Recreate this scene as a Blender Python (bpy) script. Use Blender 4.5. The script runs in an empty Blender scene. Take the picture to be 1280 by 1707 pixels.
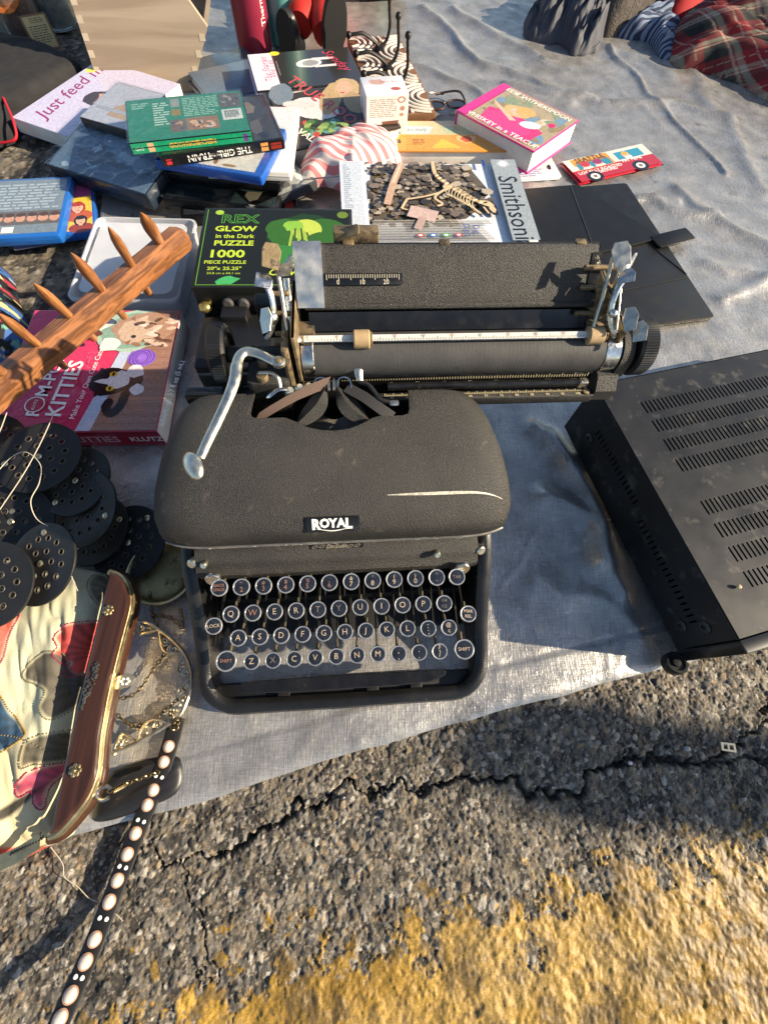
import bpy, math, random
import numpy as np
from mathutils import Matrix, Vector
random.seed(7); RNG = np.random.default_rng(7)
SC = bpy.context.scene; COL = SC.collection
rad = math.radians

# ---------------------------------------------------------------- camera, sky, sun, exposure
FOC, CAMH, NAD = 720.0, 0.49, (610.0, 1165.0)       # focal length in photo pixels, camera height, pixel straight below
_dn = np.array([(NAD[0]-640)/FOC, -(NAD[1]-853.5)/FOC, -1.0]); _dn /= np.linalg.norm(_dn)
_z = -_dn; _y = np.array([0, 1.0, 0]); _y = _y-_z*(_y@_z); _y /= np.linalg.norm(_y); _x = np.cross(_y, _z)
RC = np.array([_x, _y, _z])
cam = bpy.data.cameras.new('camera'); camo = bpy.data.objects.new('camera', cam); COL.objects.link(camo)
camo.matrix_world = Matrix.Translation((0, 0, CAMH)) @ Matrix(RC.tolist()).to_4x4()
cam.sensor_fit = 'VERTICAL'; cam.sensor_height = 24.0; cam.lens = 24.0*FOC/1707.0
cam.clip_start = 0.01; cam.clip_end = 500
SC.camera = camo
SUN_EL, SUN_AZ = rad(27), math.atan2(-0.13, 0.99)    # azimuth of the direction TOWARDS the sun, from +x
sv = Vector((math.cos(SUN_EL)*math.cos(SUN_AZ), math.cos(SUN_EL)*math.sin(SUN_AZ), math.sin(SUN_EL)))
w = bpy.data.worlds.new('World'); SC.world = w; w.use_nodes = True
wn = w.node_tree.nodes; bg = wn['Background']; sky = wn.new('ShaderNodeTexSky')
sky.sky_type = 'NISHITA'; sky.sun_disc = False; sky.sun_elevation = SUN_EL
sky.sun_rotation = math.atan2(sv.x, sv.y)
w.node_tree.links.new(sky.outputs[0], bg.inputs[0]); bg.inputs[1].default_value = 0.075
sl = bpy.data.lights.new('sun', 'SUN'); sl.energy = 5.0; sl.angle = rad(0.5); sl.color = (1.0, 0.84, 0.62)
so = bpy.data.objects.new('sun', sl); COL.objects.link(so); so.rotation_euler = sv.to_track_quat('Z', 'Y').to_euler()
SC.view_settings.view_transform = 'Standard'; SC.view_settings.look = 'None'
SC.view_settings.exposure = 1.25; SC.view_settings.gamma = 1.0

def P(px, py, z):
    d = RC@np.array([(px-640)/FOC, -(py-853.5)/FOC, -1.0]); t = (z-CAMH)/d[2]
    return Vector((t*d[0], t*d[1], z))

# ---------------------------------------------------------------- materials
def hx(s):
    s = s.lstrip('#'); c = [int(s[i:i+2], 16)/255 for i in (0, 2, 4)]
    return tuple(((v/12.92) if v <= .04045 else ((v+.055)/1.055)**2.4) for v in c)
MATS = {}
def nd(nt, t, **k):
    n = nt.nodes.new(t)
    for a, v in k.items(): setattr(n, a, v)
    return n
def M(name, base=(.5, .5, .5), rough=.5, metal=0, var=0, vscale=30, dark=None, bump=0, bscale=400, bdist=.0006,
      rvar=0, coat=0, trans=0, spec=.5, attr=None, wear=None, wscale=60, wth=.62, weave=0, wvs=600, sss=0, ior=1.45):
    if name in MATS: return MATS[name]
    m = bpy.data.materials.new(name); m.use_nodes = True; MATS[name] = m
    nt = m.node_tree; b = nt.nodes['Principled BSDF']; L = nt.links.new
    if isinstance(base, str): base = hx(base)
    b.inputs['Base Color'].default_value = (*base, 1); b.inputs['Roughness'].default_value = rough
    b.inputs['Metallic'].default_value = metal; b.inputs['Coat Weight'].default_value = coat
    b.inputs['Coat Roughness'].default_value = .12
    b.inputs['Transmission Weight'].default_value = trans; b.inputs['Specular IOR Level'].default_value = spec
    b.inputs['IOR'].default_value = ior
    if sss: b.inputs['Subsurface Weight'].default_value = sss; b.inputs['Subsurface Scale'].default_value = .01
    tc = nd(nt, 'ShaderNodeTexCoord'); col = None
    if attr:
        a = nd(nt, 'ShaderNodeAttribute', attribute_name=attr); col = a.outputs['Color']
    if var:
        n = nd(nt, 'ShaderNodeTexNoise'); n.inputs['Scale'].default_value = vscale; n.inputs['Detail'].default_value = 6
        L(tc.outputs['Object'], n.inputs['Vector'])
        r = nd(nt, 'ShaderNodeMapRange'); r.inputs[1].default_value = .3; r.inputs[2].default_value = .7
        r.inputs[3].default_value = 1-var; r.inputs[4].default_value = 1+var; L(n.outputs[0], r.inputs[0])
        mx = nd(nt, 'ShaderNodeMix', data_type='RGBA', blend_type='MULTIPLY'); mx.inputs[0].default_value = 1
        if col: L(col, mx.inputs[6])
        else: mx.inputs[6].default_value = (*base, 1)
        cb = nd(nt, 'ShaderNodeCombineColor'); [L(r.outputs[0], cb.inputs[i]) for i in range(3)]
        L(cb.outputs[0], mx.inputs[7]); col = mx.outputs[2]
    if wear:
        n = nd(nt, 'ShaderNodeTexNoise'); n.inputs['Scale'].default_value = wscale; n.inputs['Detail'].default_value = 9
        n.inputs['Roughness'].default_value = .65; L(tc.outputs['Object'], n.inputs['Vector'])
        r = nd(nt, 'ShaderNodeMapRange'); r.inputs[1].default_value = wth; r.inputs[2].default_value = wth+.1; L(n.outputs[0], r.inputs[0])
        mx = nd(nt, 'ShaderNodeMix', data_type='RGBA'); L(r.outputs[0], mx.inputs[0])
        if col: L(col, mx.inputs[6])
        else: mx.inputs[6].default_value = (*base, 1)
        mx.inputs[7].default_value = (*(hx(wear) if isinstance(wear, str) else wear), 1); col = mx.outputs[2]
    if col: L(col, b.inputs['Base Color'])
    if rvar:
        n = nd(nt, 'ShaderNodeTexNoise'); n.inputs['Scale'].default_value = vscale*1.7; n.inputs['Detail'].default_value = 8
        L(tc.outputs['Object'], n.inputs['Vector'])
        r = nd(nt, 'ShaderNodeMapRange'); r.inputs[1].default_value = .3; r.inputs[2].default_value = .7
        r.inputs[3].default_value = max(.03, rough-rvar); r.inputs[4].default_value = min(1, rough+rvar)
        L(n.outputs[0], r.inputs[0]); L(r.outputs[0], b.inputs['Roughness'])
    nrm = None
    if bump:
        n = nd(nt, 'ShaderNodeTexNoise'); n.inputs['Scale'].default_value = bscale; n.inputs['Detail'].default_value = 3
        L(tc.outputs['Object'], n.inputs['Vector'])
        bp = nd(nt, 'ShaderNodeBump'); bp.inputs['Strength'].default_value = bump; bp.inputs['Distance'].default_value = bdist
        L(n.outputs[0], bp.inputs['Height']); nrm = bp
    if weave:
        for dr in ('X', 'Y'):
            wv = nd(nt, 'ShaderNodeTexWave', bands_direction=dr); wv.inputs['Scale'].default_value = wvs
            wv.inputs['Distortion'].default_value = 2.5; wv.inputs['Detail Scale'].default_value = .05; wv.inputs['Detail'].default_value = 1
            L(tc.outputs['Object'], wv.inputs['Vector'])
            bp = nd(nt, 'ShaderNodeBump'); bp.inputs['Strength'].default_value = weave; bp.inputs['Distance'].default_value = .0004
            L(wv.outputs['Fac'], bp.inputs['Height'])
            if nrm: L(nrm.outputs[0], bp.inputs['Normal'])
            nrm = bp
    if nrm: L(nrm.outputs[0], b.inputs['Normal'])
    return m

# ---------------------------------------------------------------- mesh helpers
I4 = Matrix.Identity(4)
class MB:
    def __init__(s): s.v = []; s.f = []
    def add(s, vs, fs, mx=None):
        o = len(s.v)
        s.v += [tuple(mx @ Vector(p)) if mx is not None else tuple(p) for p in vs]
        s.f += [tuple(i+o for i in f) for f in fs]; return s
    def rings(s, rings, closed_ring=True, caps=True, loop=False, mx=None):
        n = len(rings[0]); vs = [p for r in rings for p in r]; fs = []; k = len(rings)
        for i in range(k if loop else k-1):
            a, b = i*n, ((i+1) % k)*n
            for j in range(n if closed_ring else n-1):
                j2 = (j+1) % n; fs.append((a+j, a+j2, b+j2, b+j))
        if caps and closed_ring and not loop:
            fs.append(tuple(range(n-1, -1, -1))); fs.append(tuple((k-1)*n+j for j in range(n)))
        return s.add(vs, fs, mx)
    def rbox(s, w, d, h, r=.002, e=.001, c=(0, 0, 0), n=3, mx=None):     # centre of the bottom face at c
        def ring(ins, z):
            rr = max(r-ins, .0001); pts = []
            for (sx, sy, a0) in ((1, 1, 0), (-1, 1, 90), (-1, -1, 180), (1, -1, 270)):
                cx, cy = sx*(w/2-ins-rr), sy*(d/2-ins-rr)
                for i in range(n+1):
                    a = rad(a0+90*i/n); pts.append((c[0]+cx+rr*math.cos(a), c[1]+cy+rr*math.sin(a), c[2]+z))
            return pts
        e = min(e, h*.45)
        return s.rings([ring(e, 0), ring(e*.3, e*.3), ring(0, e), ring(0, h-e), ring(e*.3, h-e*.3), ring(e, h)], mx=mx)
    def tube(s, pts, r, n=8, loop=False, caps=True, flat=1.0, up=None, mx=None):
        pts = [Vector(p) for p in pts]; k = len(pts); rs = r if isinstance(r, (list, tuple)) else [r]*k
        T = []
        for i in range(k):
            a = pts[(i-1) % k] if (loop or i > 0) else pts[i]; b = pts[(i+1) % k] if (loop or i < k-1) else pts[i]
            t = (b-a); T.append(t.normalized() if t.length > 1e-9 else Vector((0, 0, 1)))
        u = Vector(up) if up else (Vector((0, 0, 1)) if abs(T[0].z) < .9 else Vector((1, 0, 0)))
        rings = []
        for i in range(k):
            if up: u = Vector(up)
            x = T[i].cross(u)
            if x.length < 1e-6: x = T[i].orthogonal()
            x.normalize(); u = x.cross(T[i]).normalized()
            rings.append([pts[i]+x*rs[i]*math.cos(2*math.pi*j/n)+u*rs[i]*flat*math.sin(2*math.pi*j/n) for j in range(n)])
        return s.rings(rings, caps=caps, loop=loop, mx=mx)
    def lathe(s, prof, n=24, mx=None, caps=True):
        return s.rings([[(r*math.cos(2*math.pi*j/n), r*math.sin(2*math.pi*j/n), z) for j in range(n)] for r, z in prof], caps=caps, mx=mx)
    def prism(s, poly, z0, z1, mx=None):
        n = len(poly)
        return s.rings([[(x, y, z0) for x, y in poly], [(x, y, z1) for x, y in poly]], mx=mx)
    def sphere(s, c, r, n=8, mx=None, sz=1.0):
        k = max(4, n//2); c = Vector(c)
        return s.rings([[c+Vector((r*math.sin(math.pi*i/k)*math.cos(2*math.pi*j/n), r*math.sin(math.pi*i/k)*math.sin(2*math.pi*j/n), -r*sz*math.cos(math.pi*i/k))) for j in range(n)]
                        for i in [.04]+list(range(1, k))+[k-.04]], mx=mx)
    def mesh(s, name, smooth=35):
        me = bpy.data.meshes.new(name); me.from_pydata(s.v, [], s.f); me.validate()
        if smooth:
            me.polygons.foreach_set('use_smooth', [True]*len(me.polygons)); me.set_sharp_from_angle(angle=rad(smooth))
        return me
def ob(name, me, mat=None, parent=None, mx=None, kind=None):
    if isinstance(me, MB): me = me.mesh(name)
    o = bpy.data.objects.new(name, me); COL.objects.link(o)
    if mat and not me.materials: me.materials.append(mat)
    if parent: o.parent = parent
    if mx is not None: o.matrix_local = mx
    if kind: o['kind'] = kind
    return o
def tag(o, label, cat, group=None):
    o['label'] = label; o['category'] = cat
    if group: o['group'] = group
    return o
def thing(name, label, cat, mx=None, group=None):
    o = bpy.data.objects.new(name, None); COL.objects.link(o); o.empty_display_size = .02
    if mx is not None: o.matrix_world = mx
    return tag(o, label, cat, group)
def part(name, mb, mat, parent, mx=None, kind=None): return ob(name, mb, mat, parent, mx, kind)
def T(x, y, z): return Matrix.Translation((x, y, z))
def R(a, ax='Z'): return Matrix.Rotation(rad(a), 4, ax)
def S(x, y, z): return Matrix.Diagonal((x, y, z, 1))
def frame(o, ex, ey, ez):
    m = Matrix.Identity(4)
    for i, c in enumerate((ex, ey, ez, o)):
        for j in range(3): m[j][i] = c[j]
    return m
def spline(pts, n=8, loop=False):
    pts = [Vector(p) for p in pts]; k = len(pts); out = []
    g = (lambda i: pts[i % k]) if loop else (lambda i: pts[max(0, min(k-1, i))])
    for i in range(k if loop else k-1):
        a, b, c, d = g(i-1), g(i), g(i+1), g(i+2)
        for j in range(n):
            t = j/n; out.append(.5*((2*b)+(c-a)*t+(2*a-5*b+4*c-d)*t*t+(3*b-a-3*c+d)*t**3))
    if not loop: out.append(pts[-1])
    return out
def _cu2mesh(cu, name):
    o = bpy.data.objects.new('tmp', cu); COL.objects.link(o); dg = bpy.context.evaluated_depsgraph_get()
    me = bpy.data.meshes.new_from_object(o.evaluated_get(dg)); me.name = name
    bpy.data.objects.remove(o); bpy.data.curves.remove(cu); return me
def fill2d(name, loops, t, bevel=0):                    # outline + holes -> plate, centred on z=0
    cu = bpy.data.curves.new(name, 'CURVE'); cu.dimensions = '2D'; cu.fill_mode = 'BOTH'; cu.extrude = max(t/2-bevel, 0)
    cu.bevel_depth = bevel; cu.bevel_resolution = 1; cu.offset = -bevel
    for lp in loops:
        sp = cu.splines.new('POLY'); sp.points.add(len(lp)-1); sp.use_cyclic_u = True
        for q, p in zip(sp.points, lp): q.co = (p[0], p[1], 0, 1)
    me = _cu2mesh(cu, name)
    me.polygons.foreach_set('use_smooth', [True]*len(me.polygons)); me.set_sharp_from_angle(angle=rad(40)); return me
TXT = {}
def txtmesh(s, off=0.0, shear=0.0, ext=0.0, space=1.0):
    k = (s, off, shear, ext, space)
    if k not in TXT:
        cu = bpy.data.curves.new('t', 'FONT'); cu.body = s; cu.size = 1; cu.align_x = 'CENTER'; cu.align_y = 'CENTER'
        cu.resolution_u = 2; cu.offset = off; cu.shear = shear; cu.extrude = ext; cu.space_character = space
        TXT[k] = _cu2mesh(cu, 'lettering')
    return TXT[k]
class Art:                                               # flat print: coloured shapes stacked a hair apart
    def __init__(s, mx=I4): s.mx = mx; s.v = []; s.f = []; s.c = []; s.k = 0
    def poly(s, pts, col):
        s.k += 1; z = .000007*s.k; o = len(s.v)
        s.v += [tuple(s.mx @ Vector((p[0], p[1], z))) for p in pts]; s.f.append(tuple(range(o, o+len(pts)))); s.c.append(hx(col))
    def rect(s, x0, y0, x1, y1, col): s.poly([(x0, y0), (x1, y0), (x1, y1), (x0, y1)], col)
    def ell(s, x, y, rx, ry, col, a=0, n=20, j=0):
        a = rad(a); pts = []
        for i in range(n):
            q = 1+j*random.uniform(-1, 1); cx, cy = rx*q*math.cos(2*math.pi*i/n), ry*q*math.sin(2*math.pi*i/n)
            pts.append((x+cx*math.cos(a)-cy*math.sin(a), y+cx*math.sin(a)+cy*math.cos(a)))
        s.poly(pts, col)
    def text(s, t, x, y, size, col, rot=0, off=.0, shear=0, sx=1.0, space=1.0):
        me = txtmesh(t, off, shear, 0, space); s.k += 1; o = len(s.v)
        m = s.mx @ T(x, y, .000007*s.k) @ R(rot) @ S(size*sx, size, 1)
        s.v += [tuple(m @ v.co) for v in me.vertices]
        for p in me.polygons: s.f.append(tuple(o+i for i in p.vertices)); s.c.append(hx(col))
    def lines(s, x0, y0, x1, y1, n, col, fill=.5):          # rows of small print, broken into words
        s.k += 1; z = .000007*s.k; h = (y1-y0)/n
        for i in range(n):
            x = x0; yy = y1-(i+.75)*h; end = x1-(random.random()*.2*(x1-x0) if i % 4 == 3 else 0)
            while x < end-h:
                ww = min(end-x, h*random.uniform(.8, 3.2)); o = len(s.v)
                s.v += [tuple(s.mx @ Vector(q)) for q in ((x, yy, z), (x+ww, yy, z), (x+ww, yy+h*fill, z), (x, yy+h*fill, z))]
                s.f.append((o, o+1, o+2, o+3)); s.c.append(hx(col)); x += ww+h*.45
    def build(s, name, mat, parent):
        me = bpy.data.meshes.new(name); me.from_pydata(s.v, [], s.f)
        at = me.attributes.new('Col', 'FLOAT_COLOR', 'CORNER'); buf = []
        for f, c in zip(s.f, s.c): buf += [c[0], c[1], c[2], 1.0]*len(f)
        at.data.foreach_set('color', buf); return ob(name, me, mat, parent)
def fbm(x, y, sc, oct=4, seed=0, gain=.5):
    out = np.zeros_like(x, dtype=float); amp = 1; r = np.random.default_rng(seed+99)
    for o in range(oct):
        tab = r.random((257, 257)); X = x*sc+r.random()*50; Y = y*sc+r.random()*50
        xi, yi = np.floor(X).astype(int), np.floor(Y).astype(int); fx, fy = X-xi, Y-yi
        fx = fx*fx*(3-2*fx); fy = fy*fy*(3-2*fy); g = lambda a, b: tab[a % 256, b % 256]
        out += amp*((g(xi, yi)*(1-fx)+g(xi+1, yi)*fx)*(1-fy)+(g(xi, yi+1)*(1-fx)+g(xi+1, yi+1)*fx)*fy-.5); amp *= gain; sc *= 2
    return out
def segdist(x, y, pts):
    d = np.full(x.shape, 1e9)
    for a, b in zip(pts[:-1], pts[1:]):
        vx, vy = b[0]-a[0], b[1]-a[1]; t = np.clip(((x-a[0])*vx+(y-a[1])*vy)/(vx*vx+vy*vy), 0, 1)
        d = np.minimum(d, np.hypot(x-a[0]-t*vx, y-a[1]-t*vy))
    return d
def gridmesh(name, X, Y, Z, C=None, mat=None, kind=None, smooth=True):
    n, m = X.shape; me = bpy.data.meshes.new(name)
    v = np.stack([X, Y, Z], -1).reshape(-1, 3); idx = np.arange(n*m).reshape(n, m)
    q = np.stack([idx[:-1, :-1], idx[1:, :-1], idx[1:, 1:], idx[:-1, 1:]], -1).reshape(-1, 4)
    return rawmesh(name, v, q, None if C is None else C.reshape(-1, 3), mat, kind, smooth)
def rawmesh(name, v, q, C=None, mat=None, kind=None, smooth=True, alpha=None):
    me = bpy.data.meshes.new(name)
    me.vertices.add(len(v)); me.vertices.foreach_set('co', np.asarray(v, 'f').ravel())
    me.loops.add(q.size); me.loops.foreach_set('vertex_index', q.ravel().astype('i'))
    me.polygons.add(len(q)); me.polygons.foreach_set('loop_start', np.arange(0, q.size, 4, dtype='i'))
    me.update(calc_edges=True); me.validate()
    if smooth: me.polygons.foreach_set('use_smooth', np.ones(len(me.polygons), bool))
    if C is not None:
        a = me.attributes.new('Col', 'FLOAT_COLOR', 'POINT')
        a.data.foreach_set('color', np.concatenate([C, np.ones((len(C), 1)) if alpha is None else alpha[:, None]], 1).astype('f').ravel())
    return ob(name, me, mat, None, None, kind)
# ---------------------------------------------------------------- asphalt
def pl(px): return [P(x, y, 0) for x, y in px]
CRACK = pl([(250, 1420), (330, 1440), (400, 1415), (430, 1385), (500, 1350), (560, 1322), (620, 1312), (680, 1322), (720, 1300), (770, 1288), (860, 1304), (960, 1316), (1010, 1288), (1060, 1262), (1110, 1248), (1160, 1262), (1220, 1245), (1280, 1195), (1330, 1190)])
CRACK2 = pl([(300, 1440), (318, 1500), (345, 1540), (350, 1600), (338, 1640)])
CRACK3 = pl([(1180, 1262), (1220, 1275), (1290, 1262)])
PA, PB = P(60, 1705, 0), P(1280, 1385, 0)                # edge of the yellow paint
def asphalt_piece(x0, x1, y0, y1, st, nst, rmin, rmax, seed):
    r = np.random.default_rng(seed); xs = np.arange(x0, x1, st); ys = np.arange(y0, y1, st); X, Y = np.meshgrid(xs, ys, indexing='ij')
    big_ = fbm(X, Y, 14, 4, seed)*.0045; fine = fbm(X, Y, 420, 2, seed+21)
    Z = big_+fbm(X, Y, 90, 4, seed+1, .6)*.0020+fine*.0013-.0012
    du = np.clip(fbm(X, Y, 70, 5, seed+2, .7)*1.6+.42+fine*.5, 0, 1)[..., None]
    C = np.array([.030, .027, .023])*(1-du)+np.array([.150, .126, .092])*du; top = np.full(X.shape, -9.)
    pal = np.array([[.20, .178, .145], [.27, .238, .19], [.12, .11, .095], [.06, .056, .05], [.24, .185, .12], [.36, .33, .28], [.15, .135, .115]])
    nz = fbm(X, Y, 260, 2, seed+22)
    for i in range(nst):
        cx, cy = r.uniform(x0, x1), r.uniform(y0, y1); ra = rmin+(rmax-rmin)*r.random()**5; rb = ra*r.uniform(.45, .95); a = r.uniform(0, math.pi)
        i0, i1 = max(0, int((cx-ra-x0)/st)), min(len(xs), int((cx+ra-x0)/st)+2); j0, j1 = max(0, int((cy-ra-y0)/st)), min(len(ys), int((cy+ra-y0)/st)+2)
        if i1 <= i0 or j1 <= j0: continue
        dx, dy = X[i0:i1, j0:j1]-cx, Y[i0:i1, j0:j1]-cy; u, v = (dx*math.cos(a)+dy*math.sin(a))/ra, (-dx*math.sin(a)+dy*math.cos(a))/rb
        d = np.maximum(np.maximum(np.abs(u), np.abs(v)), (np.abs(u)+np.abs(v))*r.uniform(.66, .85))+nz[i0:i1, j0:j1]*.7; ins = d < 1
        hgt = Z[min((i0+i1)//2, len(xs)-1), min((j0+j1)//2, len(ys)-1)]+ra*r.uniform(.05, .42)*np.clip(1.6*(1-d), 0, 1)**.5+dx*r.uniform(-.35, .35)+dy*r.uniform(-.35, .35)-ra*.12
        t = top[i0:i1, j0:j1]; w_ = ins & (hgt > t); t[w_] = hgt[w_]
        C[i0:i1, j0:j1][w_] = pal[r.integers(len(pal))]*r.uniform(.5, 1.0)
    Z = np.maximum(Z, top+fine*.0004)
    wx, wy = X+fbm(X, Y, 40, 5, seed+5, .6)*.018, Y+fbm(X, Y, 40, 5, seed+6, .6)*.018
    for ck, wd, dp in ((CRACK, .0022, .009), (CRACK2, .0010, .004), (CRACK3, .0024, .006)):
        d = segdist(wx, wy, ck); wv = wd*np.clip(1+1.4*fbm(X, Y, 18, 3, seed+7), .3, 1.8); g = np.exp(-(d/np.maximum(wv, .0007))**2)
        Z -= dp*g; C *= (1-.5*g)[..., None]
    tx, ty = PB.x-PA.x, PB.y-PA.y; ln = math.hypot(tx, ty); sd = ((X-PA.x)*ty-(Y-PA.y)*tx)/ln     # >0 on the painted side
    prob = np.clip((sd+.045)/.13, 0, 1.05); nn = fbm(X, Y, 55, 6, seed+8, .72)*.55+.5+fine*.15
    pm = np.clip((prob*1.25-nn*.95)/.10, 0, 1)*np.where(sd > -.045, 1, 0)
    ycol = np.array([.275, .165, .028])[None, None]*(1+.7*fbm(X, Y, 26, 5, seed+11, .6)[..., None])+np.array([.06, .055, .035])*np.clip(fbm(X, Y, 14, 4, seed+12)*2+.2, 0, 1)[..., None]
    dirt = np.clip(fbm(X, Y, 60, 5, seed+13, .7)*2.4+.30, 0, 1)[..., None]; ycol = ycol*(1-dirt*.7)+np.array([.085, .060, .030])*dirt*.7
    C = C*(1-pm[..., None])+ycol*pm[..., None]; Xr, Yr = X*.8+Y*.6, -X*.6*.55+Y*.8*.55; Zs = fbm(Xr, Yr, 95, 3, seed+14, .5)*.0018+fbm(X, Y, 170, 3, seed+15, .55)*.0026+big_+.0002
    Z = Z*(1-.62*pm)+(Zs*.85+.0003)*.62*pm
    return X, Y, Z, np.clip(C, .01, .8), pm
pcs = [asphalt_piece(-.42, .56, -.30, .09, .00095, 60000, .0006, .0046, 1), asphalt_piece(-1.25, -.24, .09, 1.95, .0034, 30000, .002, .0075, 2)]
V, F, CC, AL = [], [], [], []; off = 0
for X, Y, Z, C, pm in pcs:
    n, m = X.shape; idx = np.arange(n*m).reshape(n, m)+off; off += n*m
    V.append(np.stack([X, Y, Z-.001], -1).reshape(-1, 3)); CC.append(C.reshape(-1, 3)); AL.append(pm.ravel())
    F.append(np.stack([idx[:-1, :-1], idx[1:, :-1], idx[1:, 1:], idx[:-1, 1:]], -1).reshape(-1, 4))
big = np.array([[-60, -60, -.022], [60, -60, -.022], [60, 60, -.022], [-60, 60, -.022]]); V.append(big); CC.append(np.full((4, 3), .09)); AL.append(np.zeros(4)); F.append(np.arange(4)[None]+off)
am_ = M('asphalt', rough=.8, attr='Col', var=.35, vscale=900, bump=.6, bscale=1600, bdist=.0006, spec=.4)
_n = am_.node_tree; _at = [n for n in _n.nodes if n.type == 'ATTRIBUTE'][0]; _mr = nd(_n, 'ShaderNodeMapRange'); _mr.inputs[3].default_value = .82; _mr.inputs[4].default_value = .40; _n.links.new(_at.outputs['Alpha'], _mr.inputs[0]); _n.links.new(_mr.outputs[0], _n.nodes['Principled BSDF'].inputs['Roughness'])
asph = rawmesh('asphalt', np.concatenate(V), np.concatenate(F), np.concatenate(CC), am_, 'structure', True, np.concatenate(AL))

# ---------------------------------------------------------------- tarp
FE = [(-.9, -.14)]+[(p.x, p.y) for p in pl([(-60, 1440), (340, 1332), (480, 1290), (840, 1180), (1000, 1140), (1170, 1098), (1290, 1068)])]+[(1.8, .22)]
LE = [(-.2, -.36), (.0, -.36), (.25, -.33), (.5, -.40), (.75, -.43), (1.1, -.50), (2.6, -.6)]
fe = np.array(FE); le = np.array(LE)
u = np.concatenate([np.linspace(0, .52, 340)[:-1], np.linspace(.52, 1, 110)]); s = np.concatenate([np.linspace(0, .012, 6)[:-1], np.linspace(.012, .16, 120)[:-1], np.linspace(.16, 1, 330)])
Uu, Ss = np.meshgrid(u, s, indexing='ij')
yy = -.08+Ss*2.6; xl = np.interp(yy, le[:, 0], le[:, 1]); X = xl+Uu*(1.75-xl); Y = np.interp(X, fe[:, 0], fe[:, 1])*(1-Ss)+2.5*Ss
X = X+fbm(Y, Y*0, 9, 3, 40)*.02*np.exp(-Uu*20); Y = Y+fbm(X, X*0, 11, 4, 41)*.004*np.exp(-Ss*60)
WX, WY = X+fbm(X, Y, 6, 3, 42)*.05, Y+fbm(X, Y, 6, 3, 43)*.05
Z = np.full(X.shape, .0052)+fbm(X, Y, 5, 4, 44)*.002+np.abs(fbm(X*.6, Y*1.4, 30, 3, 45, .5))*.0012
def ridge(px, wd, am):
    global Z
    d = segdist(WX, WY, pl(px)); Z = Z+am*np.exp(-(d/wd)**1.5)
for px, wd, am in [([(870, 700), (935, 770), (1000, 930)], .016, .012), ([(880, 830), (960, 880), (1040, 990)], .018, .013), ([(860, 950), (960, 985), (1060, 1040)], .02, .008),
                   ([(905, 720), (960, 800)], .012, .008), ([(700, 20), (800, 110), (960, 165)], .03, .016), ([(690, 120), (800, 170), (950, 180)], .02, .012), ([(760, 20), (900, 100)], .03, .012),
                   ([(850, 150), (980, 175)], .02, .012), ([(1000, 180), (1100, 170), (1200, 200)], .025, .012), ([(1020, 330), (1110, 360), (1200, 370)], .02, .012), ([(1120, 330), (1280, 420)], .022, .012),
                   ([(1180, 430), (1290, 470)], .02, .01), ([(1060, 350), (1130, 350)], .012, .010), ([(1200, 500), (1290, 440)], .018, .010), ([(1120, 100), (1280, 330)], .03, .01),
                   ([(1010, 90), (1190, 290)], .014, .009), ([(900, 40), (1100, 130)], .03, .012)]: ridge(px, wd*(.55 if px[0][1] < 600 else .9), am*(.62 if px[0][1] < 600 else 1))
rr = np.random.default_rng(5)
for i in range(55):
    cx, cy = rr.uniform(.15, 1.0), rr.uniform(.45, 1.7); a = rr.normal(-.5, .6); l = rr.uniform(.04, .16)
    d = segdist(WX, WY, [(cx-l*math.cos(a), cy-l*math.sin(a)), (cx+l*math.cos(a), cy+l*math.sin(a))]); Z += rr.uniform(.0006, .0018)*np.exp(-(d/rr.uniform(.004, .014))**1.4)
for i in range(70):                                      # small creases in the open strip at the front
    cx, cy = rr.uniform(-.2, .4), rr.uniform(-.1, .3); a = rr.normal(1.5, .8); l = rr.uniform(.01, .05)
    d = segdist(WX, WY, [(cx-l*math.cos(a), cy-l*math.sin(a)), (cx+l*math.cos(a), cy+l*math.sin(a))]); Z += rr.uniform(.0005, .0017)*np.exp(-(d/rr.uniform(.0015, .004))**1.4)
seam = segdist(X, Y, [(a, b+.042) for a, b in FE]); Z -= .0011*np.exp(-(seam/.0022)**2)
fold = segdist(X, Y, FE); Z += .0016*np.clip((.040-fold)/.003, 0, 1)
tw = np.clip((.012-np.hypot(np.maximum(np.abs(X+.02)-.15, 0), np.maximum(np.abs(Y-.16)-.18, 0)))/.012, 0, 1); Z = Z*(1-tw)+np.minimum(Z, .0062)*tw   # flattened under the typewriter
Zb = np.minimum(Z, 9); Zb[:, 0] -= .004; Zb[0, :] -= .004; Z = Zb
tarp_m = M('tarp_sheet', base=(.385, .373, .35), rough=.34, metal=.60, var=.22, vscale=25, bump=.35, bscale=220, bdist=.0016, rvar=.12, wear=(.20, .195, .185), wscale=14, wth=.60)
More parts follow.
